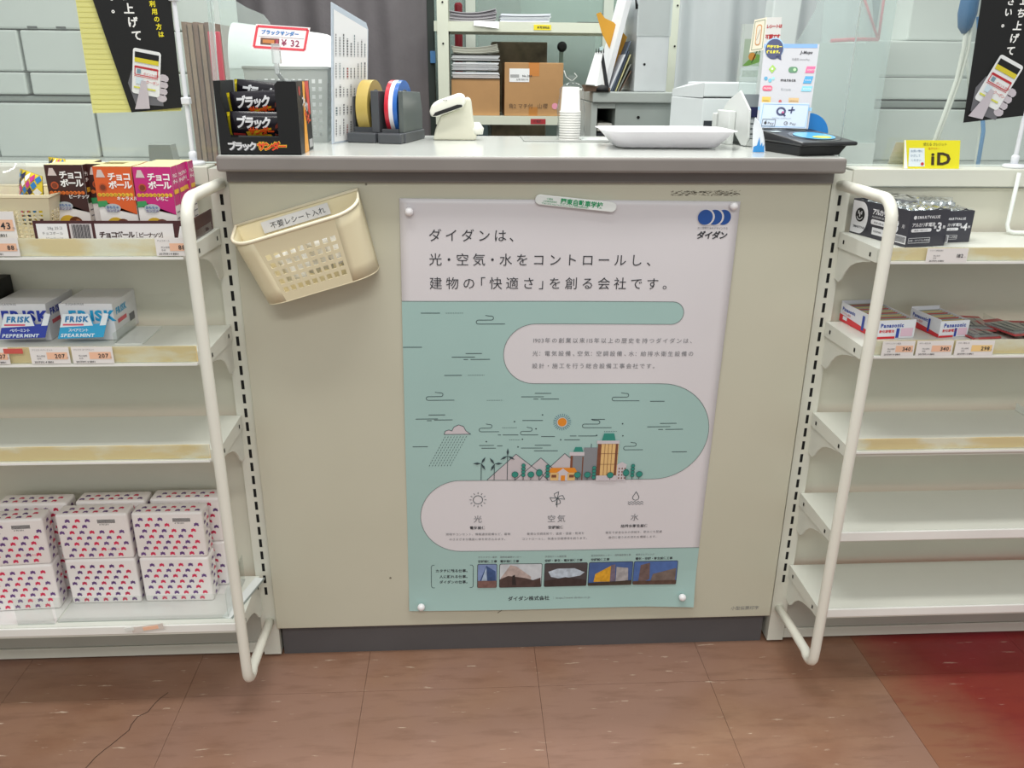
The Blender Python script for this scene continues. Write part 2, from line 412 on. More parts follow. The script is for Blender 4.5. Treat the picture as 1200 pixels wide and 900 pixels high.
# ================================================================== poster
TEAL = mat('#a4c3bf', .42, var=.03, scale=6); TEALD = mat('#2f5d5b', .6); PW = mat('#dad6da', .4, var=.015); LOGO = mat('#1d4f9c', .5)
SAND = mat('#e0b97c', .6); MAUVE = mat('#cbc3c8', .6); STEEL = mat('#85878c', .6); BRN = mat('#7a4a35', .6); ORG = mat('#e08a28', .5); TREE = mat('#2f8a7c', .6); LN = mat('#35454b', .6, var=.02)
ps = thing('poster', 'large white and teal company poster with Japanese text pinned to the counter front', 'poster', (.5, -.004, .465))
pex = Vector((.513, 0, -.004)).normalized(); pey = Vector((.010, 0, .728)).normalized()
def curl(a, b): t = max(0, (b - 655) / 73); u = max(0, (a - 430) / 85); return .0012 + .0045 * t * t + .004 * t * u + .0012 * math.sin(a / 75 + b / 130)
def pface(mb): return Face(mb, (.248, -.0006, .833), pex, pey, .001, True, .0003, curl)
b = MB(); f = pface(b); nx, ny = 36, 91
vs = [f.P(515 * i / nx, 728 * j / ny, 0) for j in range(ny + 1) for i in range(nx + 1)]
b.add(vs, [(j * (nx + 1) + i, (j + 1) * (nx + 1) + i, (j + 1) * (nx + 1) + i + 1, j * (nx + 1) + i + 1) for j in range(ny) for i in range(nx)], PW, True)
b.build('sheet', ps, solid=.0002)
# teal field, laid down in narrow rows that follow the paper
def teal_span(v):
    out = []
    if 157 <= v < 194: out = [(0, 426 + max(0, 18.5 ** 2 - (v - 175.5) ** 2) ** .5)]
    elif 194 <= v < 295: out = [(0, 210 - max(0, 50.5 ** 2 - (v - 244.5) ** 2) ** .5)]
    elif 295 <= v < 470: out = [(0, 420 + max(0, 87.5 ** 2 - (v - 382.5) ** 2) ** .5 if v < 382.5 else 420 + (87.5 ** 2 - min(87.5, v - 382.5) ** 2) ** .5)]
    elif 470 <= v < 608: out = [(0, 92 - max(0, 69 ** 2 - (v - 539) ** 2) ** .5)]
    elif v >= 608: out = [(0, 515)]
    return out
b = MB(); f = pface(b)
vv = sorted(set([157, 194, 295, 470, 608, 728] + [157 + k * 3 for k in range(191)] + [157.5, 158.3, 193.5, 192.6, 194.4, 195.3, 196, 293, 294, 294.6, 295.3, 296, 297, 469, 469.6, 470.4, 471, 472.5, 474, 605, 606, 607, 607.6]))
for v0, v1 in zip(vv, vv[1:]):
    (s0, e0), = teal_span(v0 + 1e-4) or [(0, 0)]; (s1, e1), = teal_span(v1 - 1e-4) or [(0, 0)]
    n = max(1, int(max(e0, e1) / 40))
    for q in range(n): f.poly([(e0 * q / n, v0), (e0 * (q + 1) / n, v0), (e1 * (q + 1) / n, v1), (e1 * q / n, v1)][::-1], TEAL, 1)
b.build('teal_print', ps)
b = MB(); f = pface(b)   # outlines and weather marks
f.line([(x, 157) for x in range(0, 427, 30)] + arc(426, 175.5, 18.5, -90, 90, 12) + [(400, 194), (300, 194), (210, 194)] + arc(210, 244.5, 50.5, -90, -270, 20) + [(300, 295), (420, 295)] + arc(420, 382.5, 87.5, -90, 90, 26) + [(350, 470), (250, 470), (150, 470), (92, 470)] + arc(92, 539, 69, -90, -270, 24) + [(q, 608) for q in range(130, 516, 35)], .8, mat('#69706f', .6), 2)
def seg(x0, x1, y, w=1.1, dash=0):
    if dash:
        x = x0
        while x < x1: f.line([(x, y), (min(x + 1.5, x1), y)], .9, LN, 2); x += 2.8
    else: f.line([(x0, y), (x1, y)], w, LN, 2)
def swirl(x, y, w=48, h=13, flip=1):
    r = h / 4
    f.line([(x + w * .62 * flip, y - 3 * r)] if 0 else [(x + w * .35, y - 2 * h / 2 - 1)] + [(x + w * .5, y - h)] + arc(x + w * .55, y - h + r, r, -90, 90, 6) + [(x + w * .15, y - h + 2 * r)] + arc(x + w * .12, y - r, r, -90, -270, 6) + [(x + w, y)], 1.0, LN, 2)
for a in ((29, 59, 176), (0, 30, 232), (99, 125, 243), (77, 114, 249), (96, 103, 253), (107, 138, 253), (65, 93, 280), (190, 227, 318), (212, 239, 312), (210, 218, 322), (222, 252, 322), (403, 427, 326), (402, 441, 372), (423, 451, 366), (421, 429, 377), (433, 463, 377), (18, 54, 356), (39, 66, 349), (36, 44, 359), (48, 78, 358), (12, 37, 406), (448, 474, 419),
          (193, 227, 360), (225, 248, 389), (273, 284, 388), (287, 318, 388), (264, 290, 395), (122, 147, 405), (152, 161, 406), (126, 150, 410), (215, 242, 405), (192, 228, 410), (214, 254, 415), (307, 330, 358), (153, 158, 386), (161, 187, 386)): seg(*a)
for a in ((68, 95, 176), (103, 129, 280), (134, 160, 324), (160, 185, 373), (330, 352, 380), (172, 190, 395)): seg(*a, dash=1)
for a in ((113, 194), (33, 323), (337, 325), (121, 380, 34), (190, 386, 30), (290, 373, 52), (364, 414, 34)): swirl(*a)
for x, y in ((226, 350), (180, 362), (216, 375), (194, 394), (134, 398), (187, 408), (258, 395), (318, 387), (362, 388), (360, 366)): f.circ(x, y, 1.3, LN, 2, 8)
f.poly([(64, 384), (66, 378), (72, 376), (77, 378), (80, 371), (88, 367), (96, 370), (100, 378), (108, 384)][::-1], MAUVE, 2)
f.line([(64, 384), (66, 378), (72, 376), (77, 378), (80, 371), (88, 367), (96, 370), (100, 378), (108, 384)], .9, LN, 3, True)
for q in range(8):
    for t in range(12): x = 66 + q * 5 - t * 2.35; y = 388 + t * 4.7; f.line([(x, y), (x - 1.4, y + 2.8)], .8, LN, 2)
f.circ(259, 363, 9.5, mat('#cfd8d4', .6), 2); f.circ(259, 363, 7.5, ORG, 3)
for q in range(24):
    t = q * math.pi / 12; f.line([(259 + 11 * math.cos(t), 363 + 11 * math.sin(t)), (259 + 15 * math.cos(t), 363 + 15 * math.sin(t))], .9, mat('#3b6a86', .6), 2)
for q in range(16): f.ring(259, 363, 9.6, .8, mat('#4b6f88', .6), 4, 16) if q == 0 else None
b.build('weather_drawing', ps)['kind'] = 'stuff'
b = MB(); f = pface(b)   # town
for pts in ([(136, 469), (184, 421), (225, 455), (240, 470)], [(183, 470), (226, 428), (258, 458), (268, 470)], [(225, 470), (240, 447), (266, 420), (300, 450), (300, 470)]):
    f.poly(pts[::-1], mat('#c4bcc0', .6), 2); f.line(pts, .9, LN, 3)
def turb(x, y, s):
    f.line([(x, y), (x, 469)], 1.1, LN, 4)
    for a in (s, s + 120, s + 240):
        t = math.radians(a); dx, dy = math.cos(t), math.sin(t)
        f.poly([(x, y), (x + dx * 7 - dy * 2, y + dy * 7 + dx * 2), (x + dx * 14, y + dy * 14), (x + dx * 7 + dy * 2, y + dy * 7 - dx * 2)], LN, 5)
turb(126, 438, -60); turb(148, 439, -5); turb(170, 424, -90)
f.rect(276, 470, 284, 424, BRN, 3); f.rect(280, 470, 296, 424, STEEL, 4); f.rect(294, 470, 299, 426, BRN, 3); f.rect(274, 424, 299, 417, MAUVE, 5)
f.poly([(280, 417), (283, 408), (294, 408), (297, 417)], TREE, 5)
f.rect(298, 470, 321, 409, STEEL, 4); f.line([(310, 409), (310, 402)], 1, LN, 4)
f.rect(321, 471, 356, 400, SAND, 5); f.rect(321, 471, 327, 400, BRN, 6); f.rect(351, 471, 355, 400, BRN, 6); f.rect(319, 402, 357, 396, MAUVE, 7)
for x in (333, 339, 345): f.line([(x, 402), (x, 462)], .7, BRN, 7)
for y in (420, 440): f.line([(321, y), (356, y)], .7, BRN, 7)
f.poly([(327, 396), (330, 383), (347, 383), (350, 396)], TREE, 7)
f.rect(321, 471, 356, 461, MAUVE, 8)
f.rect(356, 471, 372, 442, MAUVE, 5); f.poly([(354, 442), (364, 436), (374, 442)], MAUVE, 5)
for yy in (447, 453, 459, 465):
    for xx in (359, 364, 369): f.rect(xx, yy + 3, xx + 2, yy, BRN, 6)
f.rect(243, 470, 285, 455, SAND, 6); f.poly([(239, 455), (244, 446), (284, 446), (289, 455)][::-1], ORG, 7); f.poly([(253, 456), (264, 447), (275, 456)][::-1], MAUVE, 8)
f.rect(257, 470, 272, 456, MAUVE, 8); f.rect(261, 470, 268, 460, ORG, 9); f.rect(245, 464, 253, 459, BRN, 8); f.rect(275, 464, 283, 459, BRN, 8)
for x, y, k in ((183, 458, 0), (210, 458, 0), (224, 455, 1), (289, 459, 0), (306, 459, 0), (345, 460, 0), (372, 456, 1), (395, 459, 0)):
    f.line([(x, y), (x, 469)], 1, LN, 8); f.circ(x, y, 5.5, TREE, 9, 14, 7 if k else 5.5); f.ring(x, y, 5.5, .6, LN, 10, 14)
for x, y in ((197, 441), (238, 443), (317, 446), (383, 443)):
    f.line([(x, y), (x, 469)], 1, LN, 8)
    for q in range(4): f.circ(x, y + q * 6, 3.4, TREE, 9, 10); f.ring(x, y + q * 6, 3.4, .5, LN, 10, 10)
b.build('town_drawing', ps)
b = MB(); f = pface(b)   # heading and small lettering
H = '・「」、。'
f.text('ダイダンは、', 40, 62, 20.5, INK, 2, 1.2, H)
f.text('光・空気・水をコントロールし、', 40, 99, 20.5, INK, 2, 1.235, H, .62)
f.text('建物の「快適さ」を創る会社です。', 40, 136, 20.5, INK, 2, 1.245, H, .62)
f.text('1903年の創業以来115年以上の歴史を持つダイダンは、', 205, 225, 9.4, INKL, 2, 1.18, '、', .6)
f.text('光：電気設備、空気：空調設備、水：給排水衛生設備の', 205, 247, 9.4, INKL, 2, 1.18, '、：', .75)
f.text('設計・施工を行う総合設備工事会社です。', 205, 268, 9.4, INKL, 2, 1.16, '', .6)
for x, s_ in ((121, '光'), (257, '空気'), (394, '水')): f.text(s_, x, 550, 15, INKL, 2, 1.15, al='c')
for x, s_ in ((121, '電気設備'), (257, '空調設備'), (395, '給排水衛生設備')): f.text(s_, x, 564, 6.6, INK, 2, 1.05, al='c', bold=.02)
for x, l1, l2 in ((122, '照明やコンセント、情報通信設備など、建物', 'のさまざまな機能に命を吹き込みます。'), (257, '最適な空調技術で、温度・湿度・気流を', 'コントロールし、快適な空間環境を創ります。'), (395, '衛生で安全な水の供給を、節水にも配慮', '適切に使う水の流れを構築します。')):
    f.text(l1, x, 576, 5.2, INKL, 2, 1.08, al='c'); f.text(l2, x, 586, 5.2, INKL, 2, 1.08, al='c')
for y, s_ in ((650, 'カタチに残る仕事。'), (662, '人に頼れる仕事。'), (673, 'ダイダンの仕事。')): f.text(s_, 108, y, 6.6, INK, 2, 1.02, al='r', bold=.02)
for x, s_ in ((40, 1), (114, -1)): f.line([(x + s_ * 6, 636), (x + s_ * 2, 636), (x, 639), (x, 679), (x + s_ * 2, 682), (x + s_ * 6, 682)], .9, LN, 2)
for x, l1, l2 in ((122, 'ガラスタワー東京', '空調設備工事'), (161, '国際会議場センター', '電気設備工事'), (240, '多目的ドーム競技場', '空調・衛生・電気設備工事'), (322, '総合研究所センター・病院棟新築工事', '空調設備工事'), (402, '複合ビルディング', '電気・空調・衛生設備工事')):
    f.text(l1, x, 622, 4.2, INKL, 2, 1.0); f.text(l2, x, 631, 5.6, INK, 2, 1.0, bold=.02)
f.text('ダイダン株式会社', 176, 709, 9.2, INK, 2, 1.02, bold=.02); f.text('｜ https://www.daidan.co.jp', 256, 708, 5.5, INKL, 2, .9)
# icons
f.ring(121, 507, 8, 1.1, LN, 2, 18)
for q in range(12): t = q * math.pi / 6; f.line([(121 + 11 * math.cos(t), 507 + 11 * math.sin(t)), (121 + 14.5 * math.cos(t), 507 + 14.5 * math.sin(t))], 1, LN, 2)
f.line([(257, 506), (257, 522)], 1, LN, 2)
for q in range(4):
    t = math.radians(q * 90 + 8); c_, s_ = math.cos(t), math.sin(t)
    f.line([(257 + c_ * a - s_ * d, 505 + s_ * a + c_ * d) for a, d in ((0, 0), (0, 13), (7, 8), (5, 3), (0, 0))], 1, LN, 2)
f.line([(393, 494), (388, 503)] + arc(393, 505, 5.5, 190, -10, 10)[::1] + [(398, 503), (393, 494)], 1, LN, 2)
for yy in (514, 518): f.line([(380 + q * 3, yy + (1 if q % 2 else -1)) for q in range(10)], .9, LN, 2)
b.build('lettering', ps)
b = MB(); f = pface(b)
f.circ(491.5, 24, 11.5, LOGO, 2, 28); f.circ(479.5, 24, 12.6, PW, 3, 28); f.circ(477.5, 24, 11.5, LOGO, 4, 28); f.circ(465, 24, 12.6, PW, 5, 28); f.circ(463, 24, 11.5, LOGO, 6, 28)
f.text('光と空気と水をデザインする', 453, 42, 3.8, INKL, 2, .95); f.text('ダイダン', 453, 56, 12.5, INK, 2, .93, bold=.035, slant=.15)
b.build('company_logo', ps)
# five small photographs along the foot
SKYB = mat('#4a6a9c', .5); 
def photo(x0, x1, bg, shapes):
    b = MB(); f = pface(b); f.rrect(x0, 634, x1, 683, 3, mat('#3a3f45', .5), 2); f.rrect(x0 + 1, 635, x1 - 1, 682, 2.5, mat(bg, .5, var=.15, scale=60), 3)
    for k, (pts, h) in enumerate(shapes): f.poly([(x0 + 1 + a * (x1 - x0 - 2), 635 + c * 47) for a, c in pts][::-1], mat(h, .5, var=.25, scale=120), 4 + k)
    b.build('printed_photo', ps)
photo(121, 156, '#7f93c0', [([(.1, .75), (.45, .05), (.95, .3), (.97, .75)], '#38527f'), ([(.2, .7), (.45, .1), (.5, .7)], '#a9bdd4'), ([(0, .7), (1, .7), (1, 1), (0, 1)], '#7a5a55')])
photo(160, 236, '#c9cdd3', [([(.02, .6), (.25, .03), (.4, .1), (.75, .55), (.75, .9), (.02, .9)], '#b9a7a2'), ([(0, .65), (.2, .5), (.4, .55), (.6, .6), (.8, .7), (.98, .6), (1, 1), (0, 1)], '#4d3b38'), ([(.3, .5), (.36, .45), (.4, .9), (.3, .9)], '#2d2626')])
photo(240, 317, '#4b4446', [([(.08, .35), (.3, .22), (.7, .22), (.95, .4), (.85, .55), (.6, .62), (.4, .68), (.15, .58)], '#bcc8d6'), ([(0, .75), (.5, .6), (1, .75), (1, 1), (0, 1)], '#3c2f2e')])
photo(319, 399, '#47639a', [([(.12, .85), (.15, .5), (.5, .15), (.5, .85)], '#e0a52c'), ([(.5, .12), (.6, .08), (.62, .85), (.5, .85)], '#74697a'), ([(.63, .2), (.9, .25), (.92, .8), (.63, .85)], '#a8a4a6'), ([(0, .88), (1, .8), (1, 1), (0, 1)], '#42382f')])
photo(400, 480, '#4d6ca8', [([(.12, .9), (.15, .15), (.36, .05), (.38, .9)], '#6e5a57'), ([(.4, .9), (.45, .55), (.98, .3), (.98, .9)], '#75665f'), ([(0, .85), (1, .82), (1, 1), (0, 1)], '#5a4339')])

def pin(x, z, lb):
    b = MB(); M = Matrix.Rotation(math.pi / 2, 4, 'X')
    b.lathe([(.0058, 0), (.0064, .0015), (.0066, .004), (.0062, .006), (.005, .0078), (.003, .009), (.0008, .0095)], (0, 0, 0), mat('#f1eff2', .25), 16, M)
    o = b.build('push_pin', loc=(0, 0, 0)); o.location = (x, -.0032 if z > .5 else -.0085, z); return tag(o, lb, 'push pin')
pin(.262, .814, 'white push pin at the top left corner of the poster'); pin(.752, .823, 'white push pin at the top right corner beside the blue logo')
pin(.26, .117, 'white push pin at the bottom left corner of the poster'); pin(.73, .124, 'white push pin at the bottom right corner of the poster')
# bar magnet with green lettering
b = MB(); mag = thing('bar_magnet', 'slim white bar magnet with green lettering over the poster top edge', 'magnet', (.511, -.004, .83))
O = Vector((.449, -.008, .8255)); Rm = Vector((.123, 0, -.0125)).normalized(); Um = Vector((.0125, 0, .123)).normalized()
pts = arc(.0075, .0075, .0075, 270, 90, 8) + arc(.116, .0075, .0075, 90, -90, 8)
b.prism([O + Rm * a + Um * c for a, c in pts][::-1], (0, .005, 0), mat('#eef2f0', .25)); b.build('magnet_body', mag, bevel=.0008)
b = MB(); f = Face(b, O, Rm, Um, .001); f.text('関東自動車学校', 38, 5.0, 9.2, GREEN, 1, 1.0, bold=.03); f.text('千葉県', 17, 8.6, 3.2, GREEN, 1); f.text('公安委員会指定', 12, 5.0, 3.0, GREEN, 1)
f.text('〒282-0012 http://www.kanto-ds.jp 成田市役所前通り', 10, 1.6, 3.0, GREEN, 1, .95); b.build('lettering', mag)

# ================================================================== receipt basket
BSK = mat('#eadfbd', .4, var=.02)
rb = thing('receipt_basket', 'cream plastic basket for unwanted receipts hung crooked on the counter front', 'basket', (.12, -.03, .77))
# built in its own frame (x right, y depth towards the viewer, z up), then tilted and turned
tilt = Matrix.Translation((.110, -.0035, .775)) @ Matrix.Rotation(math.radians(-16.5), 4, 'Y')
def bs(u, v, z, grow):  # outline of the bowl: flat back, rounded front; u in -1..1 around
    return tilt @ Vector((u, v, z))
def outline(hw, d, n=10):
    r = min(d * .9, .035); pts = [(-hw, 0)] + [(-hw + r - r * math.cos(math.radians(a)), -(d - r) - r * math.sin(math.radians(a))) for a in range(0, 91, 15)]
    pts += [(hw - r + r * math.cos(math.radians(a)), -(d - r) - r * math.sin(math.radians(a))) for a in range(90, -1, -15)] + [(hw, 0)]
    return pts
zt, zb = .046, -.072; HW_T, HW_B, D_T, D_B = .0955, .0865, .070, .052
TIP = .020
# walls between outlines; the front is a lattice of real holes
b = MB()
top_o = outline(HW_T, D_T); bot_o = outline(HW_B, D_B); n = len(top_o)
cols = n - 1; fi = [k for k in range(cols) if abs(top_o[k][1] - top_o[k + 1][1]) < 1e-6 and top_o[k][1] < -.06]
def wall_pt(k, t, zz): a = Vector(bot_o[k]); c = Vector(top_o[k]); p = a.lerp(c, t); return tilt @ Vector((p.x, p.y, zb + (zt - zb) * t - TIP * t * (abs(p.y) / D_T)))
for rng in (range(0, fi[0]), range(fi[0] + 1, cols)):
    ks = list(rng) + [rng[-1] + 1]; T_ = 5
    vs = [wall_pt(k, t / T_, 0) for k in ks for t in range(T_ + 1)]
    b.add(vs, [(i * (T_ + 1) + j, (i + 1) * (T_ + 1) + j, (i + 1) * (T_ + 1) + j + 1, i * (T_ + 1) + j + 1) for i in range(len(ks) - 1) for j in range(T_)], BSK, True)
k = fi[0]
def fp(s_, t): return wall_pt(k, t, 0).lerp(wall_pt(k + 1, t, 0), s_)
NH, NV = 9, 5; S0, S1, T0, T1 = .03, .97, .1, .76
sx = [0]; 
for i in range(NH): a = S0 + (S1 - S0) * (i + .18) / NH; c = S0 + (S1 - S0) * (i + .82) / NH; sx += [a, c]
sx.append(1); ty = [0]
for j in range(NV): a = T0 + (T1 - T0) * (j + .2) / NV; c = T0 + (T1 - T0) * (j + .8) / NV; ty += [a, c]
ty.append(1)
for i in range(len(sx) - 1):
    for j in range(len(ty) - 1):
        if i % 2 == 1 and j % 2 == 1: continue
        b.add([fp(sx[i], ty[j]), fp(sx[i + 1], ty[j]), fp(sx[i + 1], ty[j + 1]), fp(sx[i], ty[j + 1])], [(0, 1, 2, 3)], BSK)
# back wall and floor
b.add([wall_pt(0, 0, 0), wall_pt(n - 1, 0, 0), wall_pt(n - 1, 1, 0), wall_pt(0, 1, 0)], [(0, 3, 2, 1)], BSK)
b.add([wall_pt(q, 0, 0) for q in range(n)], [tuple(range(n))], BSK)
b.build('basket_body', rb, solid=.0014)
rimp = [wall_pt(q, 1, 0) for q in range(n)]
MB().tube(rimp + [rimp[0].lerp(rimp[-1], .0)], .0026, mat('#f3ead0', .35), 8).build('rim', rb)
b = MB(); f = Face(b, tilt @ Vector((-.052, -.0035, .027)), tilt.to_3x3() @ Vector((1, 0, 0)), tilt.to_3x3() @ Vector((0, 0, 1)), .001)
f.rect(-6, -3, 98, 14, mat('#dfe0e4', .4), 1); f.text('不要レシート入れ', 6, 1.5, 10.5, INK, 2, 1.02); b.build('name_label', rb)
random.seed(11)
for q, (u, v) in enumerate(((-.03, .030), (.0, .026), (.03, .030), (.052, .028), (.015, .036), (.04, .038))):
    b = MB(); c = []
    W, Hh = .017, .03
    M = tilt @ Matrix.Translation((u, -v, -.03 + (q % 3) * .006)) @ Matrix.Rotation(random.uniform(-.6, .6), 4, 'Y') @ Matrix.Rotation(random.uniform(-.35, .35), 4, 'X')
    for i in range(5):
        for j in range(6): c.append(M @ Vector((W * (i / 2 - 1), .003 * math.sin(i * 1.7 + j * 1.1 + q), Hh * (j / 2.5 - 1) * .8)))
    b.add(c, [(j + i * 6, j + 1 + i * 6, j + 7 + i * 6, j + 6 + i * 6) for i in range(4) for j in range(5)], mat('#fbfbf8', .6), True)
    o = tag(b.build('crumpled_receipt', solid=.0003), 'crumpled white till receipt inside the crooked cream basket', 'receipt', 'receipts in the basket')

# ================================================================== goods on the left shelves
def carton(name, label, cat, x0, x1, y0, y1, z0, z1, m, group=None, rz=0, bev=.0006):
    """closed carton; returns the thing (Empty) and faces of its front, right side, left side and top"""
    cx, cy = (x0 + x1) / 2, (y0 + y1) / 2; hw, hd, h = (x1 - x0) / 2, (y1 - y0) / 2, z1 - z0
    t = thing(name, label, cat, (cx, cy, z0), group)
    b = MB().box(-hw, hw, -hd, hd, 0, h, m); o = b.build('carton', None, bevel=bev); o.parent = t; o['_w'] = (0, 0, 0)
    t.rotation_euler = (0, 0, math.radians(rz)); t['_w'] = (0, 0, 0)
    pr = MB()
    fs = dict(front=Face(pr, (-hw, -hd, 0), (1, 0, 0), (0, 0, 1)), right=Face(pr, (hw, -hd, 0), (0, 1, 0), (0, 0, 1)),
              left=Face(pr, (-hw, hd, 0), (0, -1, 0), (0, 0, 1)), top=Face(pr, (-hw, -hd, h), (1, 0, 0), (0, 1, 0)))
    return t, pr, fs
def choco(label, x0, y0, base, stripe, flavour, z0=.7895, grp=None):
    W, Dp, Hh = .050, .022, .0975
    t, pr, fs = carton('candy_box', label, 'candy box', x0, x0 + W, y0, y0 + Dp, z0, z0 + Hh, mat('#f2ece8', .35), grp)
    f = fs['front']; c = mat(base, .35)
    f.rect(0, .046, W, Hh, c, 1); f.poly([(0, .046), (.012, .05), (.03, .042), (W, .034), (W, .046)], c, 1)
    f.poly([(.003, Hh - .014), (.006, Hh - .004), (.011, Hh - .004), (.015, Hh - .014)], mat('#d9c9c4', .5), 2)
    WT = mat('#fbfaf6', .4)
    f.text('チョコ', .0185, .0805, .0112, WT, 3, .88, bold=.035); f.text('ボール', .0185, .0695, .0112, WT, 3, .88, bold=.035)
    f.circ(.010, .0705, .0052, mat('#c2542a', .5), 3, 14); f.circ(.010, .0705, .0036, mat('#7d3a20', .5), 4, 14)
    yc = mat('#f3c23a', .4)
    for q, ch in enumerate('CHOCOBALL'): f.circ(.004 + q * .0052, .0605, .0026, mat(stripe, .4), 2, 10); f.text(ch, .0023 + q * .0052, .059, .0042, mat('#5a2a1a', .5), 3)
    f.text(flavour, .026, .0535, .0058, WT, 3, .95, bold=.02)
    f.poly([(.0, .052), (.012, .053), (.014, .046), (.0, .044)], mat('#3f9a5c', .4), 3)
    f.circ(.019, .043, .0105, mat('#b9bfc4', .4), 3, 16, .0058); f.text('おもちゃ', .0105, .0425, .0042, mat('#4d6ca8', .5), 4, 1, bold=.03); f.text('カンヅメ', .0105, .038, .0042, mat('#7e6a9a', .5), 4, 1, bold=.03)
    # the pictured sweet, a plain brown ball on white where the mascot stands
    f.circ(.020, .018, .0125, mat('#d9b13c', .4), 2, 18); f.circ(.030, .019, .0095, mat('#6b3a22', .35), 3, 18); f.circ(.033, .0225, .0028, mat('#a5683f', .35), 4, 10)
    for s_ in ('right', 'left'):
        g = fs[s_]; g.rect(0, .046, Dp, Hh, c, 1); g.text('チョコ', .003, .083, .0062, WT, 2, .88, bold=.03); g.text('ボール', .003, .075, .0062, WT, 2, .88, bold=.03); g.rect(.002, .061, Dp - .002, .067, yc, 2)
        for q in range(4): g.rect(.003, .012 + q * .008, Dp - .004, .0135 + q * .008, INKL, 2)
    fs['top'].rect(0, 0, W, Dp, mat('#efe3ad', .4), 1)
    o = pr.build('print'); o.parent = t
    return t
def dup(root, loc, label=None, group=None):
    r = root.copy(); COL.objects.link(r); r.location = loc
    if label: r['label'] = label
    if group: r['group'] = group
    for ch in list(root.children):
        c = ch.copy(); COL.objects.link(c); c.parent = r
        for g in ch.children: d = g.copy(); COL.objects.link(d); d.parent = c
    return r
def row(first, n, dy, labels, grp, dx=.0006):
    first['group'] = grp
    for k in range(1, n): dup(first, first.location + Vector((dx * k * (1 if k % 2 else -1), dy * k, 0)), labels[k - 1], grp)
pk = choco('pink strawberry candy box in front of the pink row, nearest the guard tube', -.098, -.094, '#c9297d', '#f3c23a', 'いちご')
row(pk, 4, .0228, ['second pink strawberry candy box, just behind the front pink box', 'third pink strawberry candy box counted from the shelf front', 'pink strawberry candy box at the very back of its row'], 'pink candy boxes')
og = choco('orange caramel candy box in front between brown and pink boxes', -.151, -.091, '#e2632a', '#f3c23a', 'キャラメル')
row(og, 3, .0228, ['second orange caramel candy box behind the front orange one', 'orange caramel candy box at the back of its row'], 'orange candy boxes')
b1 = choco('brown peanut candy box fully in view beside the cream basket', -.222, -.073, '#43231f', '#e8762e', 'ピーナッツ')
row(b1, 3, .0228, ['brown peanut candy box second behind the fully visible one', 'brown peanut candy box at the back behind the fully visible one'], 'brown candy boxes by the basket')
b2 = choco('brown peanut candy box half hidden behind the front orange box', -.1745 + .0025, -.067, '#43231f', '#e8762e', 'ピーナッツ')
b2.location.x = -.1775 + .0065; b2.location.y = -.050 
b2.location.x = -.1465
row(b2, 1, .0228, [], 'brown candy boxes behind orange')
for q in list(og.children): pass
# move the second and third orange boxes behind the half hidden brown one
# shallow dark tray that holds the candy boxes
MAR = mat('#4a2427', .5)
t = thing('candy_tray', 'dark maroon cardboard tray with white title strip holding the candy boxes', 'tray', (-.13, -.05, .788))
b = MB(); b.box(-.2305, -.0285, -.1135, .0, .7878, .7886, MAR); b.box(-.2305, -.229, -.1135, .0, .7886, .817, MAR); b.box(-.030, -.0285, -.1135, .0, .7886, .817, MAR); b.box(-.2305, -.0285, -.115, -.1135, .7878, .819, MAR)
b.build('tray_body', t)
b = MB(); f = Face(b, (-.2305, -.115, .7878), *FRONT)
f.rect(.004, .003, .044, .0275, PAPER, 1); f.rect(.047, .006, .076, .0275, mat('#d6cfd0', .6), 1); f.rect(.080, .003, .183, .0275, mat('#e9e5e6', .6), 1)
f.text('28g 25コ', .018, .020, .005, INKL, 2); f.text('チョコボール', .010, .013, .0046, INKL, 2); f.text('ピーナッツ', .014, .006, .0046, INKL, 2)
for q in range(16): f.rect(.050 + q * .0015, .008, .0507 + q * .0015 + (q % 3) * .0002, .0265, INK, 2)
f.text('チョコボール', .085, .0095, .0090, mat('#3a1d1c', .6), 2, .84, bold=.04); f.text('［', .1275, .0095, .0080, mat('#3a1d1c', .6), 2); f.text('ピーナッツ', .1365, .0095, .0076, mat('#3a1d1c', .6), 2, .8, bold=.02); f.text('］', .1655, .0095, .0080, mat('#3a1d1c', .6), 2)
f.poly([(.187, .006), (.192, .024), (.195, .024), (.199, .006)], PAPER, 1)
b.build('print', t)

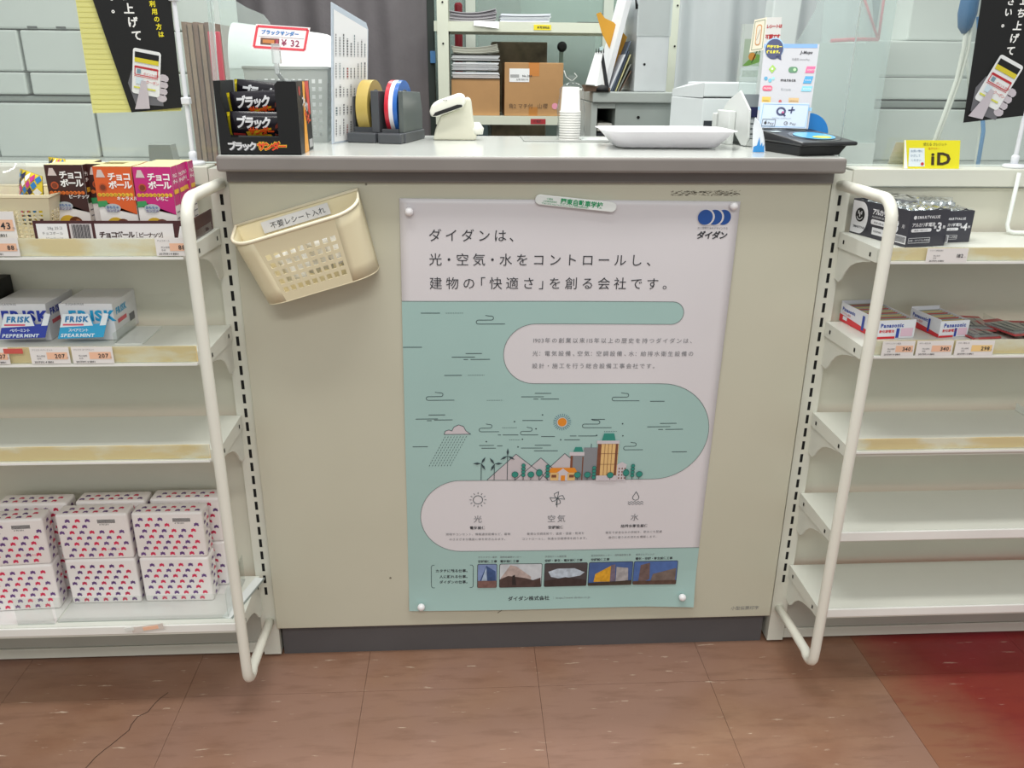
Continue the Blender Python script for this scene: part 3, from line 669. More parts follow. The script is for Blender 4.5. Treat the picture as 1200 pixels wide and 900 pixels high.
# cream basket of small sweets at the far left
def lattice_basket(name, label, x0, x1, y0, y1, z0, z1, m, nh, nv, flare=.008, grp=None, hole=.62, band=.3):
    t = thing(name, label, 'basket', ((x0 + x1) / 2, (y0 + y1) / 2, z0), grp); b = MB()
    T = [(x0, y0), (x1, y0), (x1, y1), (x0, y1)]; Bt = [(x0 + flare, y0 + flare), (x1 - flare, y0 + flare), (x1 - flare, y1 - flare), (x0 + flare, y1 - flare)]
    for k in range(4):
        a0, a1 = Bt[k], Bt[(k + 1) % 4]; c0, c1 = T[k], T[(k + 1) % 4]
        def P(s_, t_): 
            u = Vector((*a0, z0)).lerp(Vector((*a1, z0)), s_); v = Vector((*c0, z1)).lerp(Vector((*c1, z1)), s_); return u.lerp(v, t_)
        nn = nh if k % 2 == 0 else max(2, int(nh * (y1 - y0) / (x1 - x0)))
        sx = [0]; ty = [0]
        for i in range(nn): sx += [.05 + .9 * (i + .5 - hole / 2) / nn, .05 + .9 * (i + .5 + hole / 2) / nn]
        for j in range(nv): ty += [.06 + (1 - .06 - band) * (j + .5 - hole / 2) / nv, .06 + (1 - .06 - band) * (j + .5 + hole / 2) / nv]
        sx.append(1); ty.append(1)
        for i in range(len(sx) - 1):
            for j in range(len(ty) - 1):
                if not (i % 2 and j % 2): b.add([P(sx[i], ty[j]), P(sx[i + 1], ty[j]), P(sx[i + 1], ty[j + 1]), P(sx[i], ty[j + 1])], [(0, 1, 2, 3)], m)
    b.add([(*p, z0) for p in Bt], [(0, 1, 2, 3)], m)
    b.build('basket_body', t, solid=.0012)
    MB().tube([(*p, z1) for p in T], .0022, m, 8, True).build('rim', t)
    return t
tb = lattice_basket('sweets_basket', 'cream lattice basket of small sweets at the left end of top shelf', -.37, -.207, -.108, .0, .789, .850, BSK, 18, 7, .012)
def price_card(x0, y, z0, w_, h, price, label, name='水', rot=(0, 0, 0), tint=PINKP):
    b = MB(); b.box(x0, x0 + w_, y - .0004, y, z0, z0 + h, mat('#ece8e6', .5)); f = Face(b, (x0, y - .0004, z0), *FRONT)
    f.text(name, x0 * 0 + .003, h * .80, h * .12, INKL, 2, .95)
    if tint: f.rect(w_ * .42, h * .28, w_ * .95, h * .70, tint, 1)
    f.text(price, w_ * .90, h * .36, h * .34, INK, 2, bold=.02, al='r'); f.text('円', w_ * .92, h * .34, h * .1, INKL, 2)
    f.text('税込価格', w_ * .16, h * .44, h * .12, INKL, 2, 1); f.text('本体', w_ * .16, h * .28, h * .12, INKL, 2, 1)
    f.text('2017091 4 8801', w_ * .08, h * .07, h * .15, INK, 2, bold=.02)
    o = b.build('price_card'); return tag(o, label, 'price card')
price_card(-.310, -.1125, .795, .056, .036, '43', 'price card reading 43 on the front of the cream sweets basket', 'ミニチョコ')
# packets standing in the basket and behind it
def packet(label, x, y, z, w_, h, rz, tiltd, kind):
    b = MB(); M = Matrix.Translation((x, y, z)) @ Matrix.Rotation(math.radians(rz), 4, 'Z') @ Matrix.Rotation(math.radians(tiltd), 4, 'Y')
    m = {'d': mat('#f0d53a', .3), 'c': FILM, 'p': mat('#e9e4ea', .3)}[kind]
    N, K = 8, 8; vs = []
    for s_ in (-1, 1):
        for i in range(N + 1):
            for j in range(K + 1):
                u, v = i / N * 2 - 1, j / K * 2 - 1; bulge = .010 * max(0, (1 - abs(u) ** 3)) * max(0, 1 - abs(v) ** 4) ** .8
                vs.append(M @ Vector((u * w_ / 2, s_ * (bulge + .0004), (v + 1) * h / 2)))
    fs = []; o_ = (N + 1) * (K + 1)
    for i in range(N):
        for j in range(K):
            a = i * (K + 1) + j; q = (a, a + 1, a + K + 2, a + K + 1); fs += [q[::-1], tuple(o_ + e for e in q)]
    b.add([v for v in vs], fs, m, True)
    if kind == 'd':
        cs = [mat(h_, .35) for h_ in ('#2d7fc4', '#c6308a', '#f3f2ef', '#2b2b52')]
        for i in range(5):
            for j in range(9):
                u = -.8 + i * .4 + (.2 if j % 2 else 0); v = -.9 + j * .22
                if u > .95: continue
                def S(uu, vv_): 
                    uu = max(-1, min(1, uu)); vv_ = max(-1, min(1, vv_))
                    return M @ Vector((uu * w_ / 2, -(.0108 * max(0, 1 - abs(uu) ** 3) * max(0, 1 - abs(vv_) ** 4) ** .8 + .0011), (vv_ + 1) * h / 2))
                b.add([S(u, v - .15), S(u + .19, v), S(u, v + .15), S(u - .19, v)], [(0, 1, 2, 3)], cs[(i * 3 + j) % 4])
    return tag(b.build('candy_packet'), label, 'candy packet')
packet('diamond patterned candy packet leaning right inside the cream basket', -.258, -.06, .80, .040, .078, -25, 12, 'd')
packet('upright diamond patterned packet squeezed beside the first brown box', -.229, -.028, .80, .028, .092, -20, 4, 'd')
packet('clear cellophane packet rising out of the left of the basket', -.305, -.04, .80, .08, .085, 10, 0, 'c')
o = packet('pale candy packet at the frame edge of the basket', -.335, -.075, .80, .05, .058, 5, 0, 'p')
b = MB(); f = Face(b, (-.29, -.09, .835), (1, 0, .1), (0, 0, 1)); f.poly([(.012 * (1 if q % 2 else .55) * math.cos(q * math.pi / 5) * 1.1, .012 * (1 if q % 2 else .6) * math.sin(q * math.pi / 5) + .009) for q in range(10)], mat('#c6308a', .4), 1)
tag(b.build('star_sticker', solid=.0006), 'magenta star shaped card poking out of the cream basket', 'card')

# price cards on the left rails
price_card(-.30, -.1268, .774, .052, .0245, '88', 'price card reading 88 below the cream sweets basket', 'うまい菓子', tint=PINKP)
price_card(-.070, -.1268, .774, .044, .0245, '88', 'price card reading 88 below the pink candy boxes', 'チョコボール')
price_card(-.262, -.1268, .6215, .053, .0245, '207', 'price card reading 207 under the dark blue mint label', 'フリスク ペパーミント')
price_card(-.2055, -.1268, .6215, .056, .0245, '207', 'price card reading 207 under the cyan mint label', 'フリスク スペアミント')
price_card(-.325, -.1268, .6215, .034, .0245, '207', 'price card cut by the left frame edge on the mint shelf rail', 'フリスク')
tag(MB().box(-.297, -.271, -.1276, -.1272, .637, .6445, mat('#cf5b52', .6)).build('red_sticker', bevel=.0005), 'red sticker strip on the mint shelf rail', 'sticker')
b = MB(); M = Matrix.Translation((-.168, -.13, .181)) @ Matrix.Rotation(math.radians(-8), 4, 'Y')
b.box(-.024, .026, -.001, 0, -.010, .0, mat('#d8cfc8', .4), M); b.box(-.006, .018, -.0016, -.001, -.008, -.002, PINKP, M); b.box(-.034, -.02, -.003, -.0005, -.004, .002, mat('#e4e6e2', .3), M)
tag(b.build('torn_price_tag'), 'torn pink price tag hanging on the bottom left shelf lip', 'price tag')

# mint cartons
def mint(x0, x1, name_, c1, lab1, lab2, xs):
    z0 = .6355
    t, pr, fs = carton('mint_carton', lab1, 'mint carton', x0, x1, -.062, .026, z0, z0 + .055, mat('#e6e6ea', .4))
    W = x1 - x0; f = fs['front']; C = mat(c1, .4)
    f.text('FRISK', .012, .030, .021, C, 2, bold=.05, sx=1.05); f.rect(.028, .013, .045, .024, mat('#c63a4a', .5), 1)
    f.text('SUGARFREE', .010, .053, .0045, INKL, 1)
    g = fs['right']; g.text('FRISK', .010, .036, .013, C, 1, bold=.05); g.rect(.012, .022, .045, .028, mat('#d8616b', .5), 1); g.rect(.055, .012, .075, .024, INKL, 1)
    o = pr.build('print'); o.parent = t
    b = MB()   # the bright header card on the front
    M = Matrix.Translation((xs, -.082, .644)) @ Matrix.Rotation(math.radians(-24), 4, 'X')
    O = M @ Vector((0, 0, 0)); Rr = Vector((1, 0, 0)); Up = (M.to_3x3() @ Vector((0, 0, 1)))
    h = Face(b, O, Rr, Up, 1)
    out = [(0, 0), (.064, .002), (.071, .036), (.063, .037), (.058, .022), (.050, .021), (.043, .036), (.006, .036)]
    out2 = [(0.0026, .018), (.0675, .0195), (.071, .036), (.063, .037), (.058, .022), (.050, .021), (.043, .036), (.006, .036)]
    h.poly(out, C, 0); h.poly([(.0027, .0165), (.049, .019), (.0425, .036), (.006, .036)], mat('#eef3f8', .35), 1)
    h.poly([(.0585, .019), (.0673, .0195), (.071, .036), (.063, .037)], mat('#eef3f8', .35), 1)
    h.text('FRISK', .0095, .0245, .011, mat('#2a7fb8', .4), 2, bold=.05, slant=.1); h.rect(.007, .019, .036, .0215, mat('#e05a70', .4), 2)
    h.text(lab2[0], .015, .0105, .0052, mat('#e7f2fb', .4), 2, .9, bold=.02); h.text(lab2[1], .004, .0025, .0068, mat('#e7f2fb', .4), 2, bold=.03, slant=.15, sx=1.18)
    o = b.build('header_card', solid=.0006); o.parent = t; o.location = -Vector(t.location)
    return t
mint(-.243, -.168, 'mint', '#2aa4d6', 'white mint carton with a cyan spearmint header card', ('スペアミント', 'SPEARMINT'), -.243)
mint(-.338, -.262, 'mint', '#2b3fa8', 'white mint carton with a dark blue peppermint header card', ('ペパーミント', 'PEPPERMINT'), -.325)
b = MB().box(-.42, -.345, -.03, .02, .6355, .715, BLACK); tag(b.build('black_carton', bevel=.001), 'black carton at the far left behind the mint cartons', 'carton')
b = MB(); b.box(-.164, -.124, -.085, .0, .6352, .637, mat('#e8ece8', .25)); b.box(-.164, -.1625, -.085, .0, .637, .652, CLEAR)
tag(b.build('divider_plate'), 'white plastic divider plate lying right of the spearmint carton', 'divider')
b = MB(); b.box(-.066, -.034, -.09, -.01, .7872, .7888, mat('#e8ece8', .25)); b.box(-.0475 + .018, -.028, -.09, -.01, .7872, .8, CLEAR)
tag(b.build('divider_plate'), 'white plastic divider plate under the end of the pink candy row', 'divider')

# patterned paper packs
PACKM = None
def pack_material():
    m = bpy.data.materials.new('flower_print_wrap'); m.use_nodes = True; nt = m.node_tree; b = nt.nodes['Principled BSDF']
    n = nt.nodes.new('ShaderNodeTexNoise'); n.inputs['Scale'].default_value = 30; g = nt.nodes.new('ShaderNodeNewGeometry'); nt.links.new(g.outputs['Position'], n.inputs['Vector'])
    bp = nt.nodes.new('ShaderNodeBump'); bp.inputs['Strength'].default_value = .35; bp.inputs['Distance'].default_value = .004; nt.links.new(n.outputs['Fac'], bp.inputs['Height']); nt.links.new(bp.outputs['Normal'], b.inputs['Normal'])
    b.inputs['Base Color'].default_value = (*lin('#f4eeec'), 1); b.inputs['Roughness'].default_value = .3; b.inputs['Coat Weight'].default_value = .8; b.inputs['Coat Roughness'].default_value = .12
    nt.links.new(bp.outputs['Normal'], b.inputs['Coat Normal'])
    return m
PACKM = pack_material(); FR = mat('#e83a62', .35); FP = mat('#74508f', .35)
def flower(f, x, y, r, m):
    for a in (-45, 0, 45):
        t = math.radians(90 + a); dx, dy = math.cos(t), math.sin(t)
        f.poly([(x, y - r * .2), (x + dx * r * .7 + dy * r * .42, y + dy * r * .7 - dx * r * .42), (x + dx * r * 1.15, y + dy * r * 1.15), (x + dx * r * .7 - dy * r * .42, y + dy * r * .7 + dx * r * .42)], m, 2)
    for s_ in (-1, 1): f.circ(x + s_ * r * .62, y - r * .1, r * .36, m, 2, 7)
def pack(label, x0, y0, z0, W=.112, Dp=.062, Hh=.096, rz=0, code=True, seed=1, grp=None):
    random.seed(seed)
    t = thing('paper_pack', label, 'wrapped pack', (x0 + W / 2, y0 + Dp / 2, z0), grp); t['_w'] = (0, 0, 0); hw, hd = W / 2, Dp / 2
    bm = bmesh.new(); bmesh.ops.create_cube(bm, size=1)
    bmesh.ops.scale(bm, vec=(W, Dp, Hh), verts=bm.verts); bmesh.ops.translate(bm, vec=(0, 0, Hh / 2), verts=bm.verts)
    bmesh.ops.bevel(bm, geom=bm.edges[:] , offset=.0045, segments=3, profile=.6, affect='EDGES')
    me = bpy.data.meshes.new('wrapped_block'); bm.to_mesh(me); bm.free(); me.materials.append(PACKM)
    for p in me.polygons: p.use_smooth = True
    o = bpy.data.objects.new('wrapped_block', me); COL.objects.link(o); o.parent = t
    b = MB()
    F1 = Face(b, (-hw, -hd, 0), (1, 0, 0), (0, 0, 1), e=.0002); F2 = Face(b, (hw, -hd, 0), (0, 1, 0), (0, 0, 1), e=.0002)
    F3 = Face(b, (-hw, -hd, Hh), (1, 0, 0), (0, 1, 0), e=.0002); F4 = Face(b, (-hw, hd, 0), (0, -1, 0), (0, 0, 1), e=.0002)
    ph = random.random() * .01
    for f, A, Bh in ((F1, W, Hh), (F2, Dp, Hh), (F3, W, Dp), (F4, Dp, Hh)):
        j = 0; y = .007
        while y < Bh - .007:
            i = 0; x = .007 + ((j * .0058 + ph) % .0155)
            while x < A - .007:
                if not (code and f is F1 and W * .50 < x < W * .90 and Hh * .70 < y < Hh * .93): flower(f, x, y, .0043, FR if i % 2 else FP)
                x += .0155; i += 1
            y += .0106; j += 1
    if code:
        for q in range(20): F1.rect(W * .58 + q * .0014, Hh * .80, W * .58 + q * .0014 + .0008, Hh * .88, INK, 2)
        F1.text('4 901301', W * .60, Hh * .755, .004, INK, 2)
        F1.text('YAMATO', W * .66, Hh * .2, .004, FR, 2)
    q = b.build('flower_print'); q.parent = t
    t.rotation_euler = (0, 0, math.radians(rz)); return t
Z5 = .1765
pos = [(-.4385, -.076, 3, 'left'), (-.3115, -.0615, 0, 'middle'), (-.193, -.0615, -1, 'right')]
for k, (x, y, rz, nm) in enumerate(pos):
    pack('flower patterned pack at the bottom of the front %s stack' % nm, x, y, Z5, Hh=.084, Dp=.034, rz=rz, code=False, seed=k)
    pack('flower patterned pack on top of the front %s stack with a barcode' % nm, x - .001, y + .001, Z5 + .0848, Hh=.083, Dp=.034, rz=rz + .6, seed=k + 5)
for k, (x, nm) in enumerate(((-.420, 'left'), (-.2965, 'middle'), (-.179, 'right'))):
    pack('lower flower patterned pack in the back row behind the %s stack' % nm, x, -.0255 + .004 * k, Z5, Hh=.086, Dp=.034, code=False, seed=k + 11)
    pack('upper flower patterned pack in the back row behind the %s stack' % nm, x, -.0255 + .004 * k, Z5 + .0868, Hh=.083, Dp=.034, code=False, seed=k + 17)
# clear plastic bins on the bottom shelf
t = thing('clear_bin', 'clear plastic bin lying under the middle and right patterned packs', 'bin', (-.18, -.05, .1752))
MB().box(-.315, -.045, -.108, -.0, .1752, .1762, mat('#e6e4e2', .25)).build('bin_floor', t)
MB().box(-.315, -.045, -.1095, -.108, .1752, .222, CLEAR).build('front_wall', t); MB().box(-.0465, -.045, -.108, 0, .1762, .225, CLEAR).build('side_wall', t)
t = thing('clear_bin', 'small clear plastic bin around the foot of the left patterned stack', 'bin', (-.38, -.06, .1752))
MB().box(-.45, -.318, -.112, -.02, .1752, .1762, mat('#e6e4e2', .25)).build('bin_floor', t)
MB().box(-.375, -.318, -.1135, -.112, .1752, .225, CLEAR).build('front_wall', t)
b = MB(); M = Matrix.Translation((-.028, -.05, .1752)) @ Matrix.Rotation(math.radians(-14), 4, 'Z')
b.box(-.013, .002, -.062, .052, 0, .0022, mat('#eef2f2', .2), M); b.box(.0035, .0045, -.062, .052, 0, .004, mat('#9fa8a6', .3), M)
tag(b.build('divider_plate'), 'white divider strip lying on the bottom shelf by the guard tube', 'divider')

# ================================================================== goods on the right shelves
DK = mat('#3b3b45', .38, var=.04); SILV = mat('#b4bcc0', .22, .8)
def battery_case(label, corner, rz, num, W=.067, Dp=.128, Hh=.052, cw=True, z0=.7805):
    c = Vector((*corner, z0)); t = thing('battery_case', label, 'battery case', c); t['_w'] = (0, 0, 0)
    b = MB(); e = .0012
    b.box(0, W, 0, Dp, 0, e, DK); b.box(0, W, 0, e, e, Hh, DK); b.box(0, W, Dp - e, Dp, e, Hh, DK); b.box(0, e, e, Dp - e, e, Hh, DK); b.box(W - e, W, e, Dp - e, e, Hh, DK)
    o = b.build('case_body'); o.parent = t
    pr = MB(); f = Face(pr, (0, 0, 0), (1, 0, 0), (0, 0, 1), W / .0675); WT = mat('#e9e9ee', .4)
    f.circ(.0085, .0425, .0028, WT, 1, 12); f.text('SMARTVALUE', .0125, .0405, .0058, WT, 1, bold=.03, sx=.95)
    f.text('アルカリ乾電池', .005, .0295, .0062, WT, 1, .92, bold=.02); f.rrect(.005, .0215, .040, .0265, .0022, WT, 1); f.text('単' + num + '形・4本パック', .010, .0228, .003, INK, 2, .95)
    f.text('単', .0435, .0255, .0048, WT, 1, bold=.03); f.text(num, .0485, .0215, .018, WT, 1, bold=.03); f.text('形', .059, .0255, .0048, WT, 1, bold=.03)
    f.line([(.003, .013), (.04, .013), (.04, .006), (.003, .006)], .0005, WT, 1, True); f.text('水銀・カドミウム不使用', .004, .0082, .0034, WT, 1, .95)
    g = Face(pr, (0, Dp, 0), (0, -1, 0), (0, 0, 1))
    g.poly([(.001, .002), (.001, .050)] + [(.022 + .016 * math.cos(math.radians(a)), .026 + .024 * math.sin(math.radians(a))) for a in range(90, -91, -15)], WT, 1)
    g.circ(.020, .030, .0105, mat('#17171c', .5), 2); g.ring(.020, .0295, .0065, .0012, WT, 3, 12, 200, 340); g.rect(.0155, .031, .0175, .036, WT, 3); g.rect(.0225, .031, .0245, .036, WT, 3); g.rect(.019, .027, .021, .034, WT, 3)
    g.text('SMARTVALUE', .008, .010, .0048, INK, 2, bold=.03)
    g.text('アルカリ乾電池', .047, .036, .0094, WT, 1, .82, bold=.03); g.text('ALKALINE BATTERY LR03', .047, .0305, .004, WT, 1); g.rrect(.046, .0205, .083, .028, .003, WT, 1); g.text('単%s形 4本×10' % num, .053, .0225, .0036, INK, 2)
    g.rect(.051, .006, .077, .0165, WT, 1); g.text('使用推奨期限', .054, .010, .003, INK, 2)
    g.text('単', .087, .026, .006, WT, 1); g.text(num, .0935, .017, .026, WT, 1, bold=.02); g.text('形', .112, .026, .006, WT, 1)
    g.rect(.100, .004, .124, .0155, WT, 1)
    for q in range(14): g.rect(.102 + q * .0015, .0055, .1027 + q * .0015, .0145, INK, 2)
    o = pr.build('print'); o.parent = t
    b = MB(); random.seed(5)      # rows of film wrapped cells
    nx_, ny_ = 5, 7
    for i in range(nx_):
        for j in range(ny_):
            cx = .0075 + i * (W - .015) / (nx_ - 1); cy = .010 + j * (Dp - .02) / (ny_ - 1)
            b.lathe([(.0052, .012), (.0054, Hh - .003), (.003, Hh - .0025), (.0018, Hh - .001)], (cx, cy, 0), SILV, 8)
    o = b.build('battery_cells'); o.parent = t; o['kind'] = 'stuff'
    b = MB(); vs = []; nX, nY = 12, 18
    for i in range(nX + 1):
        for j in range(nY + 1): vs.append((.001 + (W - .002) * i / nX, .001 + (Dp - .002) * j / nY, Hh + .0006 + .0035 * abs(math.sin(i * 1.9 + j * .7)) * random.random() + (.006 if cw and j > nY * .45 else 0)))
    b.add(vs, [(i * (nY + 1) + j, (i + 1) * (nY + 1) + j, (i + 1) * (nY + 1) + j + 1, i * (nY + 1) + j + 1) for i in range(nX) for j in range(nY)], FILM, False)
    o = b.build('film_wrap'); o.parent = t
    t.rotation_euler = (0, 0, math.radians(rz)); return t
battery_case('dark grey battery case number 3, front one nearest the guard tube', (.973, -.112), 13, '3', Dp=.125)
battery_case('dark grey battery case number 4, right behind the number 3 case', (1.0165 + .0205, -.078), 8, '4', W=.055, Dp=.10, Hh=.046)
b = MB(); random.seed(9); vs = []
t = tag(b.lathe([(.0001, 0)], (0, 0, 0), FILM, 3, caps=False).build('film_roll') if 0 else thing('battery_pack', 'film wrapped pack of silver cells standing up behind the dark cases', 'battery pack', (1.02, -.01, .7805)), 'film wrapped pack of silver cells rising behind the dark cases', 'battery pack')
b = MB()
for q in range(7): b.lathe([(.0068, 0), (.0068, .055), (.003, .056), (.002, .058)], (1.075 + q * .0, .02, 0), SILV, 8) if 0 else None
MB().box(1.043, 1.098, .0075 - .004, .0095, .7805, .835, FILM).build('backing_film', t)
b = MB()
for q in range(4): b.lathe([(.0066, 0), (.0066, .048), (.003, .049), (.002, .051)], (1.05 + q * .0138, -.0045 + .0, .7806), SILV, 10)
b.build('silver_cell_row', t)['kind'] = 'stuff'

def coin_box(label, corner, rz, W, Dp, Hh, z0=.6345):
    t = thing('battery_box', label, 'battery box', (*corner, z0)); t['_w'] = (0, 0, 0); WB = mat('#e8eaf2', .4); e = .001; R_ = mat('#d8303a', .4); B_ = mat('#2746a8', .4)
    b = MB(); b.box(0, W, 0, Dp, 0, e, WB); b.box(0, W, 0, e, e, Hh, WB); b.box(0, W, Dp - e, Dp, e, Hh + .004, WB); b.box(0, e, e, Dp - e, e, Hh + .002, WB); b.box(W - e, W, e, Dp - e, e, Hh, WB)
    o = b.build('box_body'); o.parent = t
    pr = MB(); f = Face(pr, (0, 0, 0), (1, 0, 0), (0, 0, 1)); f.text('Panasonic', .006, Hh * .62, .0085, B_, 1, bold=.04, sx=.95); f.text('酸化銀電池', .005, Hh * .34, .005, R_, 1, bold=.02); f.rect(W * .52, .001, W * .60, Hh * .55, B_, 1); f.rect(0, 0, W * .5, Hh * .12, R_, 1); f.rect(W * .64, Hh * .1, W * .95, Hh * .55, mat('#e9c6da', .5), 1)
    g = Face(pr, (0, Dp, 0), (0, -1, 0), (0, 0, 1)); g.poly([(0, 0), (Dp, 0), (Dp, Hh * .2), (0, Hh * .42)], R_, 1); g.text('Panasonic', .006, Hh * .66, .0078, B_, 1, bold=.04); g.text('リチウム電池', .006, Hh * .46, .0042, R_, 1); g.rect(Dp * .62, Hh * .1, Dp * .68, Hh * .9, B_, 2); g.rect(Dp * .1, Hh * .16, Dp * .22, Hh * .36, WB, 2)
    o = pr.build('print'); o.parent = t
    b = MB(); n_ = int(Dp / .006)
    for q in range(n_):
        M = Matrix.Translation((0, .004 + q * (Dp - .008) / max(1, n_ - 1), 0)) @ Matrix.Rotation(math.radians(-12), 4, 'X')
        b.box(.003, W - .003, -.0006, .0006, .002, Hh * .97, mat(('#c9b77c', '#8e9390', '#b24a48', '#a5a58a')[q % 4], .3), M)
    o = b.build('blister_cards'); o.parent = t
    t.rotation_euler = (0, 0, math.radians(rz)); return t
coin_box('white battery box with red base stripe, half behind the right guard tube', (.966, -.085), 6, .064, .104, .029)
coin_box('smaller white battery box open at the top, second from the guard tube', (1.068, -.080), 8, .050, .072, .026)
random.seed(4)
for k, (x, y, rz) in enumerate(((1.135, -.05, 8), (1.155, -.02, -12), (1.19, -.055, 14), (1.235, -.04, -6), (1.27, -.05, 10))):
    b = MB(); M = Matrix.Translation((x, y, .6348 + .0035 * (k % 3))) @ Matrix.Rotation(math.radians(rz), 4, 'Z')
    b.box(-.024, .024, -.04, .04, 0, .0022, mat('#b5484a', .4), M); b.box(-.021, .021, -.036, .022, .0022, .004, mat('#8f9494', .3), M)
    for q in range(3): b.box(-.017 + q * .0125, -.008 + q * .0125, -.03, .015, .004, .006, FILM, M)
    tag(b.build('blister_pack'), ('red backed battery blister pack lying flat, ' + ('nearest the small white box', 'partly under its neighbours at the back', 'beside the clear divider', 'right of the clear divider', 'cut by the right frame edge')[k]), 'blister pack')
for k, x in enumerate((1.118, 1.185, 1.262)):
    b = MB(); b.box(x, x + .0012, -.10, .0, .6342, .650, CLEAR); b.box(x, x + .03, -.10, .0, .6342, .6346, CLEAR)
    tag(b.build('shelf_divider'), 'clear L shaped divider on the battery shelf, ' + ('beside the small white box', 'among the red blister packs', 'cut by the right frame edge')[k], 'divider')
price_card(.998, -.1268, .762, .060, .0205, '182', 'price card reading 182 below the dark battery cases', 'アルカリ乾電池単3', tint=None)
price_card(.957, -.1268, .6215, .049, .0235, '340', 'price card next to the guard tube on the battery shelf rail', 'リチウムコイン電池')
price_card(1.009, -.1268, .6215, .0555, .0235, '340', 'price card second from the guard tube on the battery rail', 'ボタン電池 SR')
price_card(1.068, -.1268, .6215, .0595, .0235, '298', 'price card with orange patch, third from the guard tube', 'ボタン電池 LR', tint=mat('#f3cf8e', .7))
# white wire loop on the right top shelf
b = MB(); b.tube([(1.196, .004, .872), (1.190, -.004, .82), (1.1855, -.010, .795), (1.187, -.013, .7865), (1.194, -.017, .7845), (1.23, -.022, .7845), (1.28, -.025, .7845)], .0032, mat('#eef2ee', .3), 10)
tag(b.build('wire_loop'), 'white wire loop standing on the right top shelf at the frame edge', 'wire loop')
b = MB(); b.box(1.285, 1.315, -.02, .01, .4745, .477, mat('#eef2ee', .3)); b.box(1.285, 1.2865, -.02, .01, .477, .487, mat('#eef2ee', .3))
tag(b.build('shelf_divider'), 'small white plastic clip on the right third shelf at the frame edge', 'divider')

# ================================================================== goods on the counter
ZC = .8964
# black chocolate display box
BK = mat('#0b0b0d', .42); OR = mat('#f0a52a', .35); RD = mat('#d8423a', .35); SV = mat('#d9dadd', .3)
t = thing('chocolate_display_box', 'open black cardboard display box of chocolate bars on the counter corner', 'display box', (.057, .03, ZC))
x0, x1, y0, y1, zb, zt = .0, .113, -.02, .083, ZC, .995
b = MB(); e = .0012
b.box(x0, x1, y0, y1, zb, zb + e, BK); b.box(x0, x0 + e, y0 + e, y1, zb + e, zt, BK); b.box(x1 - e, x1, y0 + e, y1, zb + e, zt, BK)
b.box(x0, x1, y1 - e, y1, zb + e, zt, mat('#9ba0a0', .5))
for pts in ([(x0, zb), (x1, zb), (x1, zb + .024), (x0, zb + .024)], [(x0, zb + .024), (x0 + .0165, zb + .024), (x0 + .008, .978), (x0 + .010, zt), (x0, zt)], [(x1 - .03, zb + .024), (x1, zb + .024), (x1, zt), (x1 - .026, zt), (x1 - .03, .990)]):
    b.prism([(a, y0, c) for a, c in pts], (0, e, 0), BK)
b.build('box_body', t)
b = MB(); f = Face(b, (x0, y0, zb), *FRONT)
f.text('ブラック', .012 + .0008, .0072 - .0008, .0122, mat('#6a6a70', .4), 1, .80, bold=.06, slant=-.05); f.text('ブラック', .012, .0072, .0122, SV, 2, .80, bold=.05, slant=-.05)
f.text('サンダー', .0525, .0072, .0122, mat('#f7d33c', .4), 1, .80, bold=.1, slant=.1); f.text('サンダー', .0525, .0072, .0122, mat('#e8502a', .35), 2, .80, bold=.045, slant=.1)
g = Face(b, (x1, y0, zb), (0, 1, 0), (0, 0, 1))
g.poly([(.028, .0), (.062, .0), (.056, .05), (.064, .098), (.046, .098), (.040, .05)], OR, 1); g.poly([(.062, .098), (.095, .098), (.095, .05), (.078, .055)], RD, 1); g.circ(.018, .086, .0065, mat('#b8352f', .4), 1, 14)
g.text('ブラック', .042, .060, .018, SV, 3, .62, vert=True, bold=.05) if 0 else None
for q, ch in enumerate('ブラック'): g.text(ch, .030 + q * .010, .066 - q * .003, .0145, SV, 3, bold=.05)
for q, ch in enumerate('サンダー'): g.text(ch, .046 + q * .010, .046 - q * .003, .0145, mat('#e8502a', .35), 3, bold=.05)
g.rect(.070, .004, .098, .016, mat('#b8b8b8', .4), 1)
b.build('print', t)
